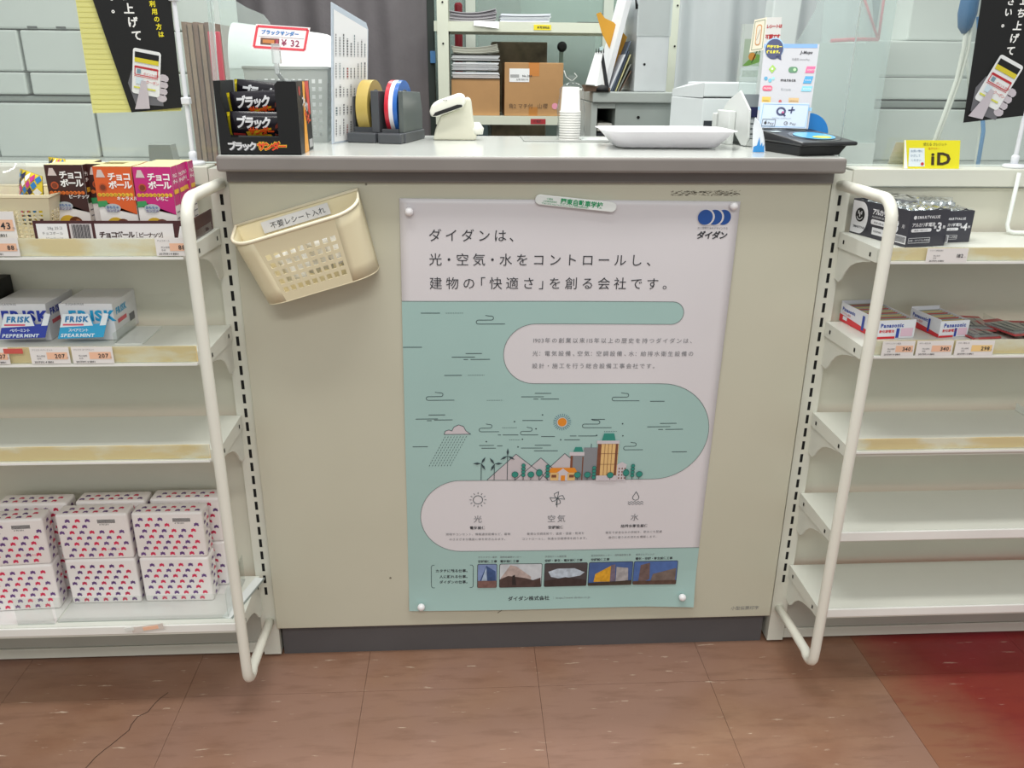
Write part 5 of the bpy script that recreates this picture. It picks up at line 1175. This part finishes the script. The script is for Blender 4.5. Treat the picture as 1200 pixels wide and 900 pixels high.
# black hanging notices with a phone in a hand
def notice(label, tl, tr, br, bl, y, text):
    O = Vector((bl[0], y, bl[1])); R_ = Vector((br[0] - bl[0], 0, br[1] - bl[1])); W = R_.length; Rn = R_.normalized(); Un = Vector((-Rn.z, 0, Rn.x))
    lp = [Vector((p[0], y, p[1])) for p in (bl, br, tr, tl)]
    t = thing('black_notice', label, 'notice', ((bl[0] + br[0]) / 2, y, (bl[1] + br[1]) / 2))
    b = MB(); b.prism(lp, (0, .0008, 0), BLACK); b.build('sheet', t)
    b = MB(); f = Face(b, (0, y, 0), *FRONT, e=.0004); text(f); b.build('lettering', t)
    return t
WL = mat('#f4f4f2', .4)
def phone(b, cx, cz, s_, rz, y):
    M = Matrix.Translation((cx, y, cz)) @ Matrix.Rotation(math.radians(rz), 4, 'Y')
    f = Face(b, M @ Vector((0, 0, 0)), M.to_3x3() @ Vector((1, 0, 0)), M.to_3x3() @ Vector((0, 0, 1)), s_, e=.0004)
    hand = mat('#c4bcc4', .5)
    f.poly([(-.3, -.95), (.55, -.85), (.5, -.5), (.1, -.3), (-.45, .05), (-.55, -.35)], mat('#6a6a70', .5), 1)
    for q in range(4): f.circ(.52 - q * .01, -.02 - q * .2, .16, hand, 2, 10, .12)
    f.rrect(-.42, -.62, .42, .72, .08, mat('#e9ebec', .3), 3); f.rect(-.36, .44, .36, .62, BLACK, 4); f.rect(-.36, .32, .36, .45, mat('#d8c832', .4), 5); f.rect(-.36, .15, .36, .20, RED, 4); f.line([(-.34, -.05), (.34, -.05), (.34, .2), (-.34, .2)], .025, RED, 5, True)
    f.text('ポイント1000', -.08, -.02, .085, RED, 5, .9); f.rect(-.28, .0, -.16, .12, mat('#7a98a8', .4), 5); f.rect(-.36, -.10, .36, -.085, RED, 5); f.rect(-.30, -.32, -.1, -.13, mat('#cfe0ea', .4), 5); f.text('クーポン', 0, -.26, .11, RED, 5, .9); f.rect(-.36, -.45, .3, -.40, mat('#d8d860', .4), 5); f.text('QR', -.1, -.56, .09, INK, 5)
    f.poly([(-.3, -1.1), (.15, -1.0), (.1, -.62), (.0, -.2), (-.14, -.2), (-.2, -.6)], hand, 6)
def txL(f):
    for q, ch in enumerate('立ち上げて'): f.text(ch, -.1345 + .0030 * q, 1.111 - .0172 * q + .0172 + .008 - .0195, .0145, WL, 1, bold=.03)
    for q, ch in enumerate('下さい。'): f.text(ch, -.150 + .0015 * q, 1.105 + .012 * 2 - .0155 * q, .0125, WL, 1, bold=.03)
    for q, ch in enumerate('ご利用の方は'): f.text(ch, -.0935 + .0016 * q, 1.101 - .0098 * q, .0082, YEL, 1, bold=.03)
    phone(f.mb, -.109, 1.0015, .046, 10, .0405 - .0004)
notice('black notice with a phone in a hand and white vertical lettering, hung at left', (-.172, 1.115), (-.062, 1.115), (-.0645, .957), (-.138, .9495), .0405, txL)
def txR(f):
    for q, ch in enumerate('を立ち上げて'): f.text(ch, 1.158 + .0014 * (5 - q), 1.0415 + .0172 * (5 - q), .0138, WL, 1, bold=.03)
    for q, ch in enumerate('下さい。'): f.text(ch, 1.1425 + .0006 * (3 - q), 1.0795 + .0150 * (3 - q), .0125, WL, 1, bold=.03)
    phone(f.mb, 1.155, .999, .052, 24, .0405 - .0004)
notice('black notice with a phone in a hand, hung at the right frame edge', (1.103, 1.16), (1.30, 1.16), (1.285, .963), (1.1135, .943), .0405, txR)
b = MB(); y_ = .0445; b.prism([(a, y_, c) for a, c in [(-.1945, .948), (-.068, .952), (-.062, 1.13), (-.1935, 1.13)]], (0, .0008, 0), mat('#dcd98a', .6)); f = Face(b, (0, y_, 0), *FRONT)
for q in range(24): f.line([(-.193, 1.11 - q * .0068), (-.07, 1.11 - q * .0068)], .0007, mat('#cfca74', .6), 1)
tag(b.build('yellow_sheet'), 'pale yellow ruled sheet hanging behind the left black notice', 'sheet')

# ================================================================== behind the counter
LG = mat('#c3c8c4', .55, var=.03); LG2 = mat('#d0d5d1', .5, var=.03)
DESK = mat('#a9aeaa', .5)
for x0, x1, nm in ((-1.3, .30, 'left'), (1.24, 2.1, 'right')):
    t = thing('side_table', 'low grey table carrying the white cartons on the %s' % nm, 'table', ((x0 + x1) / 2, .8, 0))
    b = MB(); b.box(x0, x1, .42, 1.25, .772, .80, DESK); b.build('table_top', t, bevel=.002)
    for x in (x0 + .03, x1 - .06):
        for y in (.45, 1.19): MB().box(x, x + .03, y, y + .03, 0, .772, mat('#8b8f8c', .5)).build('leg', t)
t = thing('printer_table', 'grey table under the white printer behind the counter', 'table', (.98, 1.05, 0))
b = MB(); b.box(.70, 1.22, .45, 1.3, .772, .80, DESK); b.build('table_top', t, bevel=.002)
for x in (.72, 1.17):
    for y in (.48, 1.24): MB().box(x, x + .03, y, y + .03, 0, .772, mat('#8b8f8c', .5)).build('leg', t)

# stacked white cartons
def wcart(x0, x1, z0, z1, label, y0=.9, y1=1.15, slots=False, grp=None, hue='#ccd2ce'):
    t = thing('white_carton', label, 'carton', ((x0 + x1) / 2, (y0 + y1) / 2, z0), grp); g = .0018
    MB().box(x0 + g, x1 - g, y0, y1, z0, z1 - .002, mat(hue, .5, var=.03)).build('carton_body', t, bevel=.004)
    if slots:
        for x in slots: MB().box(x, x + .022, y0 - .001, y0 + .002, z0 + .001, z0 + .006, mat('#5a5c5c', .8)).build('finger_slot', t)
    return t
Zr = [.8, .928, .945, .996, 1.0905, 1.20, 1.33]
for x0, x1, nm in ((-1.02, -.785, 'cut by the frame edge'), (-.785, -.545, 'left of the two in view'), (-.543, -.23, 'right of the two in view')):
    wcart(x0, x1, .80, .9275, 'large white carton in the bottom row at left, ' + nm)
wcart(-1.02, -.24, .9285, .944, 'thin grey board between the lower and upper white cartons at left', .905, hue='#8b918d')
for x0, x1, nm in ((-1.02, -.690, 'left one'), (-.682, -.25, 'right one')):
    wcart(x0, x1, .945, .9965, 'flat white carton above the grey board at left, ' + nm)
    wcart(x0 - .005, x1, .997, 1.089, 'white carton in the third row at left, ' + nm)
wcart(-1.02, -.24, 1.0895, 1.20, 'long white carton lid in the top row at left with dark finger slots', slots=(-.665, -.60))
for z0, z1, nm, dx in ((.80, .929, 'bottom white carton of the right stack', 0), (.930, .949, 'thin grey board in the right stack', .02), (.950, 1.004, 'flat white carton second from the top of the right stack', .0), (1.005, 1.089, 'white carton on top of the right stack, under the red edged folder', .005)):
    wcart(1.335 - dx * .3, 1.90, z0, z1, nm, hue='#8b918d' if 'grey' in nm else '#ccd2ce')
wcart(1.46, 1.62, 1.0895, 1.25, 'small white box on top of the right stack', .95)
# red edged folder
t = thing('red_edged_folder', 'clear folder with a red edge leaning on top of the right cartons', 'folder', (1.32, .74, 1.08))
b = MB(); b.prism([(1.20, .84, 1.078), (1.335, .84, 1.083), (1.335, .84, 1.2), (1.19, .84, 1.2)], (0, .003, 0), MILKY); b.build('leaf', t)
b = MB(); b.prism([(1.30, .838, 1.20), (1.327, .838, 1.095), (1.327, .838, 1.20)], (0, .002, 0), mat('#6d7c80', .5)); b.build('dark_insert', t)
RP = mat('#d8465a', .4); b = MB(); b.tube([(1.22, .836, 1.083), (1.29, .836, 1.087), (1.335, .836, 1.087)], .0042, RP, 8); b.tube([(1.335, .836, 1.087), (1.333, .836, 1.20)], .0032, RP, 8); b.tube([(1.333, .836, 1.09), (1.272, .836, 1.20)], .0032, RP, 8); b.build('red_edge', t)
b = MB(); b.box(1.19, 1.345, .825, .86, .80, 1.078, mat('#c4cdca', .3)); b.build('back_plate', t)
# cable with a blue plug
WC = mat('#dfe2da', .4); t = thing('cable', 'pale double cable hanging from a blue plug on the right', 'cable', (1.35, .5, .9))
b = MB(); b.tube([(1.352, .5, 1.12), (1.356, .5, 1.06), (1.353, .5, 1.0), (1.340, .5, .93), (1.330, .5, .88), (1.326, .5, .802)], .0042, WC, 10); b.tube([(1.362, .5, 1.12), (1.366, .5, 1.06), (1.360, .5, 1.0), (1.346, .5, .93), (1.335, .5, .88), (1.331, .5, .802)], .0036, WC, 10); b.build('cord', t)
b = MB(); b.lathe([(.004, 1.088), (.013, 1.10), (.018, 1.125), (.017, 1.16), (.012, 1.18)], (1.350, .5, 0), mat('#2f6796', .4), 16); b.build('plug', t)
b = MB(); b.tube([(1.374, .5, 1.12), (1.382, .5, 1.09), (1.405, .5, 1.0), (1.432, .5, .90), (1.436, .5, .802)], .0042, mat('#6f9fd0', .4), 10); tag(b.build('blue_strap'), 'light blue strap running down behind the right black notice', 'strap')
b = MB(); b.tube([(1.374, .53, 1.08), (1.40, .53, .99), (1.440, .53, .93), (1.4475, .53, .86), (1.4475, .53, .802)], .0034, WC, 10); tag(b.build('cable'), 'white cord beside the light blue strap on the right', 'cord')

# brown board stack and red board
for k in range(5):
    x = -.222 + k * .0105; b = MB(); b.box(x, x + .0085, .60 + .003 * k, .86, .80, 1.096 - .004 * (k % 2), mat(('#8d7564', '#9b8470', '#84695a', '#a08a77', '#7d675b')[k], .8, var=.15, scale=40))
    tag(b.build('brown_board'), 'brown cardboard sheet standing on edge at left, ' + ('first from the left', 'second from the left', 'middle one', 'second from the red board', 'next to the red board')[k], 'board', 'brown boards on edge')
b = MB(); b.box(-.168, -.146, .585, .60, .80, 1.078, mat('#cf5a68', .45)); tag(b.build('red_board', bevel=.001), 'pinkish red board standing beside the brown sheets', 'board')
b = MB(); b.box(-.115, -.06, .405, .42, .8, .86, mat('#8f938e', .4)) if 0 else None
b = MB(); b.prism([(-.195, .24, .84), (-.150, .24, .84), (-.156, .24, .887), (-.192, .24, .887)], (0, .03, 0), mat('#8f938e', .4)); b.box(-.20, -.14, .22, .30, .0, .84, mat('#9a9e99', .5)); tag(b.build('grey_holder'), 'small grey holder behind the left acrylic guard', 'holder')

# curtain
def curtain(x0, x1, y, z0, z1, m, label):
    b = MB(); N = 70; K = 14; vs = []
    for i in range(N + 1):
        for j in range(K + 1):
            u = i / N; vs.append((x0 + (x1 - x0) * u, y + .018 * math.sin(u * 21 + .3 * math.sin(j * .6)) + .006 * math.sin(u * 55 + j * .4), z0 + (z1 - z0) * j / K))
    b.add(vs, [(i * (K + 1) + j, (i + 1) * (K + 1) + j, (i + 1) * (K + 1) + j + 1, i * (K + 1) + j + 1) for i in range(N) for j in range(K)], m, True)
    return tag(b.build('curtain', solid=.002), label, 'curtain')
curtain(-.62, .21, 2.32, .05, 1.9, mat('#6c676a', .85, var=.12, scale=7, bump=.4), 'grey fabric curtain hanging behind the price list board')
curtain(1.45, 3.0, 2.9, .05, 1.9, mat('#cfd6d3', .8, var=.06), 'pale curtain far behind the right cartons')
b = MB(); b.box(.205, .232, 2.34, 2.42, 0, 1.9, mat('#26302c', .6)); tag(b.build('dark_pole', bevel=.002), 'dark upright post between the curtain and steel rack', 'post')
tag(MB().box(.215, .236, 2.322, 2.341, 1.03, 1.075, mat('#4a80b8', .4)).build('blue_clip', bevel=.001), 'small blue clip on the curtain edge', 'clip')

# steel rack
RK = mat('#d9dccb', .4, var=.03); t = thing('steel_rack', 'cream slotted steel rack behind the counter holding boxes and paper', 'rack', (.7, 2.35, 0))
for x in (.248, 1.148):
    for y in (2.2, 2.52):
        b = MB(); b.box(x, x + .043, y, y + .004, 0, 1.9, RK); b.box(x, x + .004, y + .004, y + .03, 0, 1.9, RK)
        for z in (.55, .68, .885, 1.10, 1.245, 1.4): b.lathe([(.004, 0), (.004, .001)], (x + .022, y - .0005, z), DARK, 8, Matrix.Rotation(math.pi / 2, 4, 'X'))
        b.build('upright', t)
for z, h in ((.836, .033), (1.180, .036), (.25, .033), (1.60, .036)):
    b = MB(); b.box(.236, 1.192, 2.206, 2.52, z - .003, z, RK); b.box(.236, 1.192, 2.204, 2.2065, z - h, z, RK); b.box(.236, 1.192, 2.52, 2.523, z - h, z, RK); b.build('rack_shelf', t)
def rlabel(x0, x1, z0, z1, h, s_, lab, y=2.2035):
    b = MB(); b.box(x0, x1, y - .0006, y, z0, z1, mat(h, .5)); f = Face(b, (x0, y - .0006, z0), *FRONT); f.text(s_, (x1 - x0) * .2, (z1 - z0) * .3, (z1 - z0) * .5, INK, 1, bold=.02); tag(b.build('rack_label'), lab, 'label')
rlabel(.618, .685, 1.152, 1.171, '#f0dc28', '転写消耗品', 'yellow label on the upper rack shelf edge'); rlabel(.612, .672, .806, .826, '#b03038', '複写機', 'dark red label on the lower rack shelf edge')
b = MB(); b.prism([(.388, 2.203, 1.181), (.483, 2.203, 1.181), (.483, 2.195, 1.155), (.44, 2.192, 1.160), (.388, 2.199, 1.165)], (0, -.0008, 0), PAPER); tag(b.build('paper_tag'), 'white paper tag hanging over the upper rack shelf edge', 'tag')
# cardboard cartons on the rack
def kraft(x0, x1, z0, z1, y0, y1, label, extra=False):
    t = thing('cardboard_box', label, 'cardboard box', ((x0 + x1) / 2, (y0 + y1) / 2, z0)); KM = mat('#b58a5c', .8, var=.06, scale=12); h = .004
    b = MB(); b.box(x0, x1, y0, y1, z0, z1, KM); b.build('box_body', t, bevel=.002)
    b = MB(); f = Face(b, (x0, y0, z0), *FRONT)
    W = x1 - x0; Hh = z1 - z0; TP = mat('#c8803c', .4)
    if extra:
        f.rect(W * .41, Hh * .75, W * .59, Hh, TP, 1); f.rect(W * .42, 0, W * .57, Hh * .17, mat('#b47838', .4), 1); f.rect(W * .08, Hh * .64, W * .42, Hh * .89, PAPER, 2)
        for q in range(10): f.rect(W * (.10 + q * .015), Hh * .72, W * (.107 + q * .015), Hh * .78, INK, 3)
        f.text('封筒 角形2号', W * .20, Hh * .67, .008, INK, 3); f.text('No.204', W * .3, Hh * .735, .011, INK, 3, bold=.03)
        f.text('角2 マチ付', W * .07, Hh * .15, .020, mat('#5a4636', .7), 2, 1.0); f.text('山櫻', W * .56, Hh * .15, .021, mat('#5a4636', .7), 2, 1.05); f.circ(W * .87, Hh * .19, .012, mat('#e89ab0', .6), 2, 14)
        b.build('box_marks', t)['kind'] = 'stuff'
    else:
        f.rect(0, Hh * .97, W, Hh, mat('#8a6844', .8), 1); b.build('seam', t)
    return t
kraft(.508, .7385, .8365, 1.035, 2.215, 2.45, 'brown cardboard box with white label and orange tape on the rack', True)
kraft(.2985, .489, .8365, .972, 2.22, 2.45, 'brown cardboard box under the stack of white paper')
# paper bundles
def bundle(x0, x1, z0, n, y0, label, m='#e9eaec', th=.0035, seed=1, bendy=.0, grp=None):
    random.seed(seed); b = MB(); 
    for k in range(n):
        dx, dy = random.uniform(-.004, .004), random.uniform(-.006, .006); z = z0 + k * th; N = 8
        top = [(x0 + dx + (x1 - x0) * i / N, z + th * .88 + bendy * (i / N - .4) ** 2 * (1 + k * .15)) for i in range(N + 1)]; bot = [(x0 + dx + (x1 - x0) * i / N, z + bendy * (i / N - .4) ** 2 * (1 + k * .15)) for i in range(N + 1)]
        b.prism([(a, y0 + dy, c) for a, c in bot + top[::-1]], (0, .19, 0), mat(m, .75, var=.03))
    return tag(b.build('paper_bundle'), label, 'paper bundle', grp)
zz = .9728
for k, (n, lb) in enumerate(((6, 'lowest white paper bundle on the left cardboard box'), (8, 'second white paper bundle above the left cardboard box'), (5, 'third paper bundle of the white stack'), (7, 'topmost curled paper bundle of the white stack'))):
    b = MB(); b.box(.300, .488, 2.235, 2.41, zz, zz + .004, mat('#3a3a36', .7)) ; tag(b.build('dark_sheet'), 'dark divider sheet under the ' + lb.split(' ')[0] + ' paper bundle', 'sheet'); zz += .0042
    bundle(.302 + .002 * (k % 2), .486 - .003 * (k % 2), zz, n, 2.23, lb, ('#eceef2', '#e6e7ea', '#dfe0e2', '#dcdccf')[k], seed=k + 20, bendy=.0 if k < 3 else .02); zz += n * .0035 + (.0035 if k < 2 else .001)
bundle(.298, .476, 1.1805, 9, 2.22, 'grey sheaf of paper on the upper rack shelf, left one', '#a9a5ab', seed=31, bendy=.02)
bundle(.492, .682, 1.1805, 8, 2.22, 'white sheaf of paper on the upper rack shelf, right one', '#dfe2ea', seed=32, bendy=.004)
b = MB(); b.box(.79, .91, 2.23, 2.36, 1.1805, 1.184, mat('#3a3e3a', .6)); tag(b.build('dark_folder'), 'thin dark folder on the upper rack shelf at its right', 'folder')
# brown cluttered case and dark fittings behind the rack glass
b = MB(); b.box(.47, .71, 2.60, 2.75, .0, 1.12, mat('#857866', .7, var=.45, scale=16)); tag(b.build('brown_case', bevel=.004), 'dark brown case dimly seen behind the labelled cardboard box', 'case')
b = MB(); b.lathe([(.006, 0), (.020, .004), (.022, .014), (.012, .02)], (.785, 2.72, 1.105), BLACK, 16, Matrix.Rotation(math.pi / 2, 4, 'X')); b.box(.775, .795, 2.70, 2.88, .30, 1.09, mat('#4c5a50', .6)) if 0 else None
b.box(.776, .794, 2.722, 2.735, .0, 1.105, mat('#8fa398', .5)); tag(b.build('window_latch'), 'round dark latch knob on a pale stem behind the rack', 'latch')
tag(MB().box(.41, .455, 2.64, 2.70, .0, 1.07, mat('#a8c4d8', .5)).build('blue_carton', bevel=.002), 'pale blue carton behind the white paper stack', 'carton')

# grey cabinet and what stands on it
t = thing('grey_cabinet', 'grey steel desk cabinet with open cubby beyond the paper cups', 'cabinet', (.9, 1.8, 0))
CB = mat('#b4bab6', .45, var=.03); b = MB(); b.box(.765, 1.03, 1.58, 2.05, .912, .9455, CB); b.build('top_slab', t, bevel=.004)
b = MB(); b.box(.845, 1.03, 1.60, 2.05, 0, .911, mat('#a3aba7', .45)); b.box(.765, .785, 1.60, 2.05, 0, .911, CB); b.box(.785, .845, 2.0, 2.05, 0, .911, DARK); b.box(.785, .845, 1.60, 2.0, .893, .911, CB); b.box(.785, .845, 1.60, 2.0, .74, .76, CB); b.build('body', t, bevel=.0015)
b = MB(); b.lathe([(.005, 0), (.005, .002)], (.922, 1.5995, .866), DARK, 12, Matrix.Rotation(math.pi / 2, 4, 'X')); b.build('keyhole', t)
for k, (z, h, nm) in enumerate(((.7605, '#2b3d6a', 'dark blue'), (.79, '#23262c', 'black'), (.82, '#c9c7bf', 'pale'))):
    tag(MB().box(.79, .84, 1.62, 1.9, z, z + .025, mat(h, .5)).build('binder', bevel=.002), '%s binder lying in the cabinet cubby' % nm, 'binder')
ZK = .946
def slab(pts, d, m, name, label, cat, parent=None):
    b = MB(); b.prism(pts, d, m); o = b.build(name, parent); 
    return tag(o, label, cat) if parent is None else o
t = thing('desk_calendar', 'desk calendar tent with white pages on the grey cabinet', 'calendar', (.78, 1.6, ZK))
slab([(.737, 1.56, .968), (.773, 1.56, .966), (.796, 1.60, 1.068), (.770, 1.60, 1.064)], (0, .003, 0), PAPER, 'pages', '', '', t)
slab([(.796, 1.604, 1.068), (.786, 1.604, 1.068), (.810, 1.612, .958), (.822, 1.612, .958)], (0, .010, 0), mat('#2a2b30', .5), 'back_leaf', '', '', t)
b = MB(); [b.tube([(.772 + q * .008, 1.592, 1.063), (.773 + q * .008, 1.599, 1.075), (.774 + q * .008, 1.610, 1.066)], .0016, BLACK, 6) for q in range(4)]; b.build('rings', t)
slab([(.739, 1.575, ZK), (.82, 1.575, ZK), (.82, 1.575, ZK + .012), (.739, 1.575, ZK + .020)], (0, .08, 0), mat('#6b5544', .7), 'base', '', '', t)
slab([(.783, 1.59, 1.070), (.794, 1.59, 1.071), (.793, 1.59, 1.083), (.782, 1.59, 1.080)], (0, .004, 0), mat('#cfe6ea', .3), 'clear_tab', '', '', t)
b = MB(); b.lathe([(.0, ZK), (.026, ZK + .001), (.024, ZK + .012), (.012, ZK + .019), (.001, ZK + .021)], (.795, 1.62 - .03, 0), BLACK, 20); tag(b.build('computer_mouse'), 'rounded black computer mouse on the grey cabinet', 'computer mouse')
for k, (x0, x1, tz, h, w_, nm) in enumerate(((.812, .88, 1.235, '#f0f1f4', .016, 'tall white sheaf of paper leaning against the file box'), (.8265, .872, 1.06, '#e6e8ee', .006, 'short white booklet leaning below the tall sheaf'), (.835, .889, 1.10, '#6a7688', .004, 'blue grey booklet leaning in the row of files'), (.842, .886, 1.07, '#4a5568', .004, 'dark blue booklet leaning in the row of files'),
        (.849, .892, 1.06, '#d6cf9a', .004, 'yellowish booklet leaning in the row of files'), (.857, .895, 1.03, '#8b8f88', .004, 'grey booklet leaning in the row of files'), (.864, .898, 1.01, '#6b5648', .004, 'brown booklet leaning lowest in the row of files'))):
    slab([(x0 - w_ / 2, 1.63 + .002 * k, ZK), (x0 + w_ / 2, 1.63 + .002 * k, ZK), (x1 + w_ / 2, 1.63 + .002 * k, tz), (x1 - w_ / 2, 1.63 + .002 * k, tz)], (0, .2 - .01 * k, 0), mat(h, .6), 'leaning_booklet' if k else 'leaning_sheaf', nm, 'booklet' if k else 'paper sheaf')
t = thing('file_box', 'tall translucent white file box on the grey cabinet', 'file box', (.95, 1.7, ZK)); b = MB(); b.box(.905, 1.012, 1.615, 1.90, ZK, 1.26, mat('#d8dcde', .35)); b.build('box_body', t, bevel=.003)
MB().lathe([(.004, 0), (.004, .001)], (.935, 1.6145, 1.03), DARK, 10, Matrix.Rotation(math.pi / 2, 4, 'X')).build('finger_hole', t)
MB().box(.903, 1.014, 1.612, 1.615, 1.115, 1.26, FROST).build('plastic_flap', t)
b = MB(); b.tube([(.892, 1.62, 1.245), (.897, 1.62, 1.215), (.902, 1.618, 1.195)], [.002, .003, .006], BLACK, 8); tag(b.build('black_clip'), 'small black binder clip at the top of the file box', 'clip')
slab([(.786, 1.72, 1.185), (.80, 1.72, 1.19), (.815, 1.72, 1.172), (.845, 1.72, 1.16), (.893, 1.72, 1.115), (.875, 1.72, 1.06), (.863, 1.72, .99), (.852, 1.72, .947), (.845, 1.72, .947), (.846, 1.72, 1.06), (.808, 1.72, 1.125)], (0, .002, 0), mat('#dca02c', .5), 'orange_ribbon', 'orange yellow ribbon sheet curling behind the leaning papers', 'ribbon')
rb_ = MB(); rb_.tube([(.99, 1.75, 1.20), (1.10, 1.75, 1.19), (1.2, 1.75, 1.19)], .006, mat('#e8eae6', .4), 8); 

# printer and the pale plastic sheet behind it
t = thing('printer', 'white desktop printer behind the coin tray', 'printer', (1.0, 1.02, .8)); PR = mat('#dde2e4', .4, var=.02)
b = MB(); b.prism([(.955, .95, .951), (1.098, .95, .951), (1.098, .95, .9855), (.968, .95, .9855), (.955, .95, .985)], (0, .17, 0), PR); b.build('scanner_lid', t, bevel=.003)
b = MB(); b.add([(.955, .951, .985), (.955, .951, .949), (.910, 1.10, .949), (.910, 1.10, .966)], [(0, 1, 2, 3)], PR); b.add([(.955, .951, .985), (.910, 1.10, .966), (.975, 1.12, .985)], [(0, 1, 2)], PR); b.build('lid_side', t)
b = MB(); b.prism([(.956, .952, .80), (1.097, .952, .80), (1.097, 1.12, .80), (.975, 1.12, .80), (.908, 1.10, .80)], (0, 0, .148), PR); b.build('body', t, bevel=.003)
b = MB(); b.box(.962, 1.08, .9505, .953, .862, .893, mat('#30343a', .5)); b.build('paper_slot', t); b = MB(); b.box(.984, .996, .948, .951, .86, .893, PR); b.build('slot_rib', t)
b = MB(); b.box(.935, .99, .80, .94, .80, .845, mat('#26282c', .5)); tag(b.build('black_device', bevel=.004), 'low black device in front of the printer base', 'device')
curtain(.99, 1.6, 1.42, .0, 1.75, mat('#ccd2d4', .35, var=.05, scale=4), 'pale grey plastic sheet hanging behind the printer')
t = thing('wall_picture', 'small framed picture of green plants and a strip of marks behind the receipt sign', 'picture', (1.2, 1.30, 1.05))
b = MB(); b.box(1.155, 1.262, 1.30, 1.303, .985, 1.14, mat('#c9cfcb', .5)); b.build('frame_card', t)
b = MB(); f = Face(b, (1.155, 1.30, .985), *FRONT); f.rect(.004, .042, .10, .115, mat('#a9b8a4', .5), 1); f.poly([(.004, .042), (.09, .042), (.07, .065), (.045, .075), (.02, .058)], mat('#6f9c4a', .5), 2); f.circ(.03, .068, .011, mat('#c98a3a', .5), 3, 10); f.line([(.03, .05), (.05, .10), (.06, .11)], .003, mat('#4a6a42', .5), 3); f.ring(.06, .09, .012, .003, mat('#5d7f58', .5), 3, 12)
f.rect(.006, .012, .098, .030, mat('#8fa08a', .5, var=.4, scale=90), 1); b.build('print', t)
b = MB(); b.box(1.15, 1.16, 1.303, 1.313, .0, 1.14, mat('#c9cfcb', .5)); b.build('post', t)
# receipt sign
t = thing('receipt_sign', 'white folded sign with red lettering about receipts above the payment sign', 'sign', (.97, .56, 1.05))
b = MB(); Rv = Vector((1, .15, .05)).normalized(); Up = Vector((.02, .05, 1)).normalized(); O = Vector((.961, .55, 1.062)); f = Face(b, O, Rv, Up, .001)
b.prism([f.P(a, c, 0) for a, c in [(0, 0), (36, 0), (33, 54), (0, 54)]], (0, .001, 0), mat('#f6f4f2', .35)); f.text('レシートは', 1.5, 34, 7.8, RED, 1, .88, bold=.05); f.text('不要です', 1.5, 14, 9.2, RED, 1, .88, bold=.05); b.build('right_leaf', t)
b = MB(); Rv = Vector((1, -.9, .12)).normalized(); O = Vector((.939, .57, 1.05)); f = Face(b, O, Rv, Up, .001)
b.prism([f.P(a, c, 0) for a, c in [(0, 0), (30, 2), (30, 64), (4, 62)]], (0, .001, 0), mat('#f4ecd8', .35)); f.line([(4, 4), (27, 5), (27, 60), (6, 58)], .9, mat('#5a7a5a', .5), 1, True); f.rrect(10, 12, 22, 52, 5.5, mat('#d89a5a', .5), 1); f.rrect(11.6, 14, 20.4, 50, 4.4, mat('#ece4d4', .5), 2); f.line([(13, 22), (19, 42)], .7, INKL, 3); b.build('left_leaf', t)
b = MB(); b.prism([(.985, .60, .80), (1.035, .60, .80), (1.05, .60, 1.16), (.99, .60, 1.16)], (0, .05, 0), mat('#d6dede', .4)); b.box(1.01, 1.04, .60, .63, 1.16, 1.20, mat('#e6ecea', .4)); tag(b.build('white_carton_holder', bevel=.003), 'tall pale box behind the folded receipt sign', 'box')
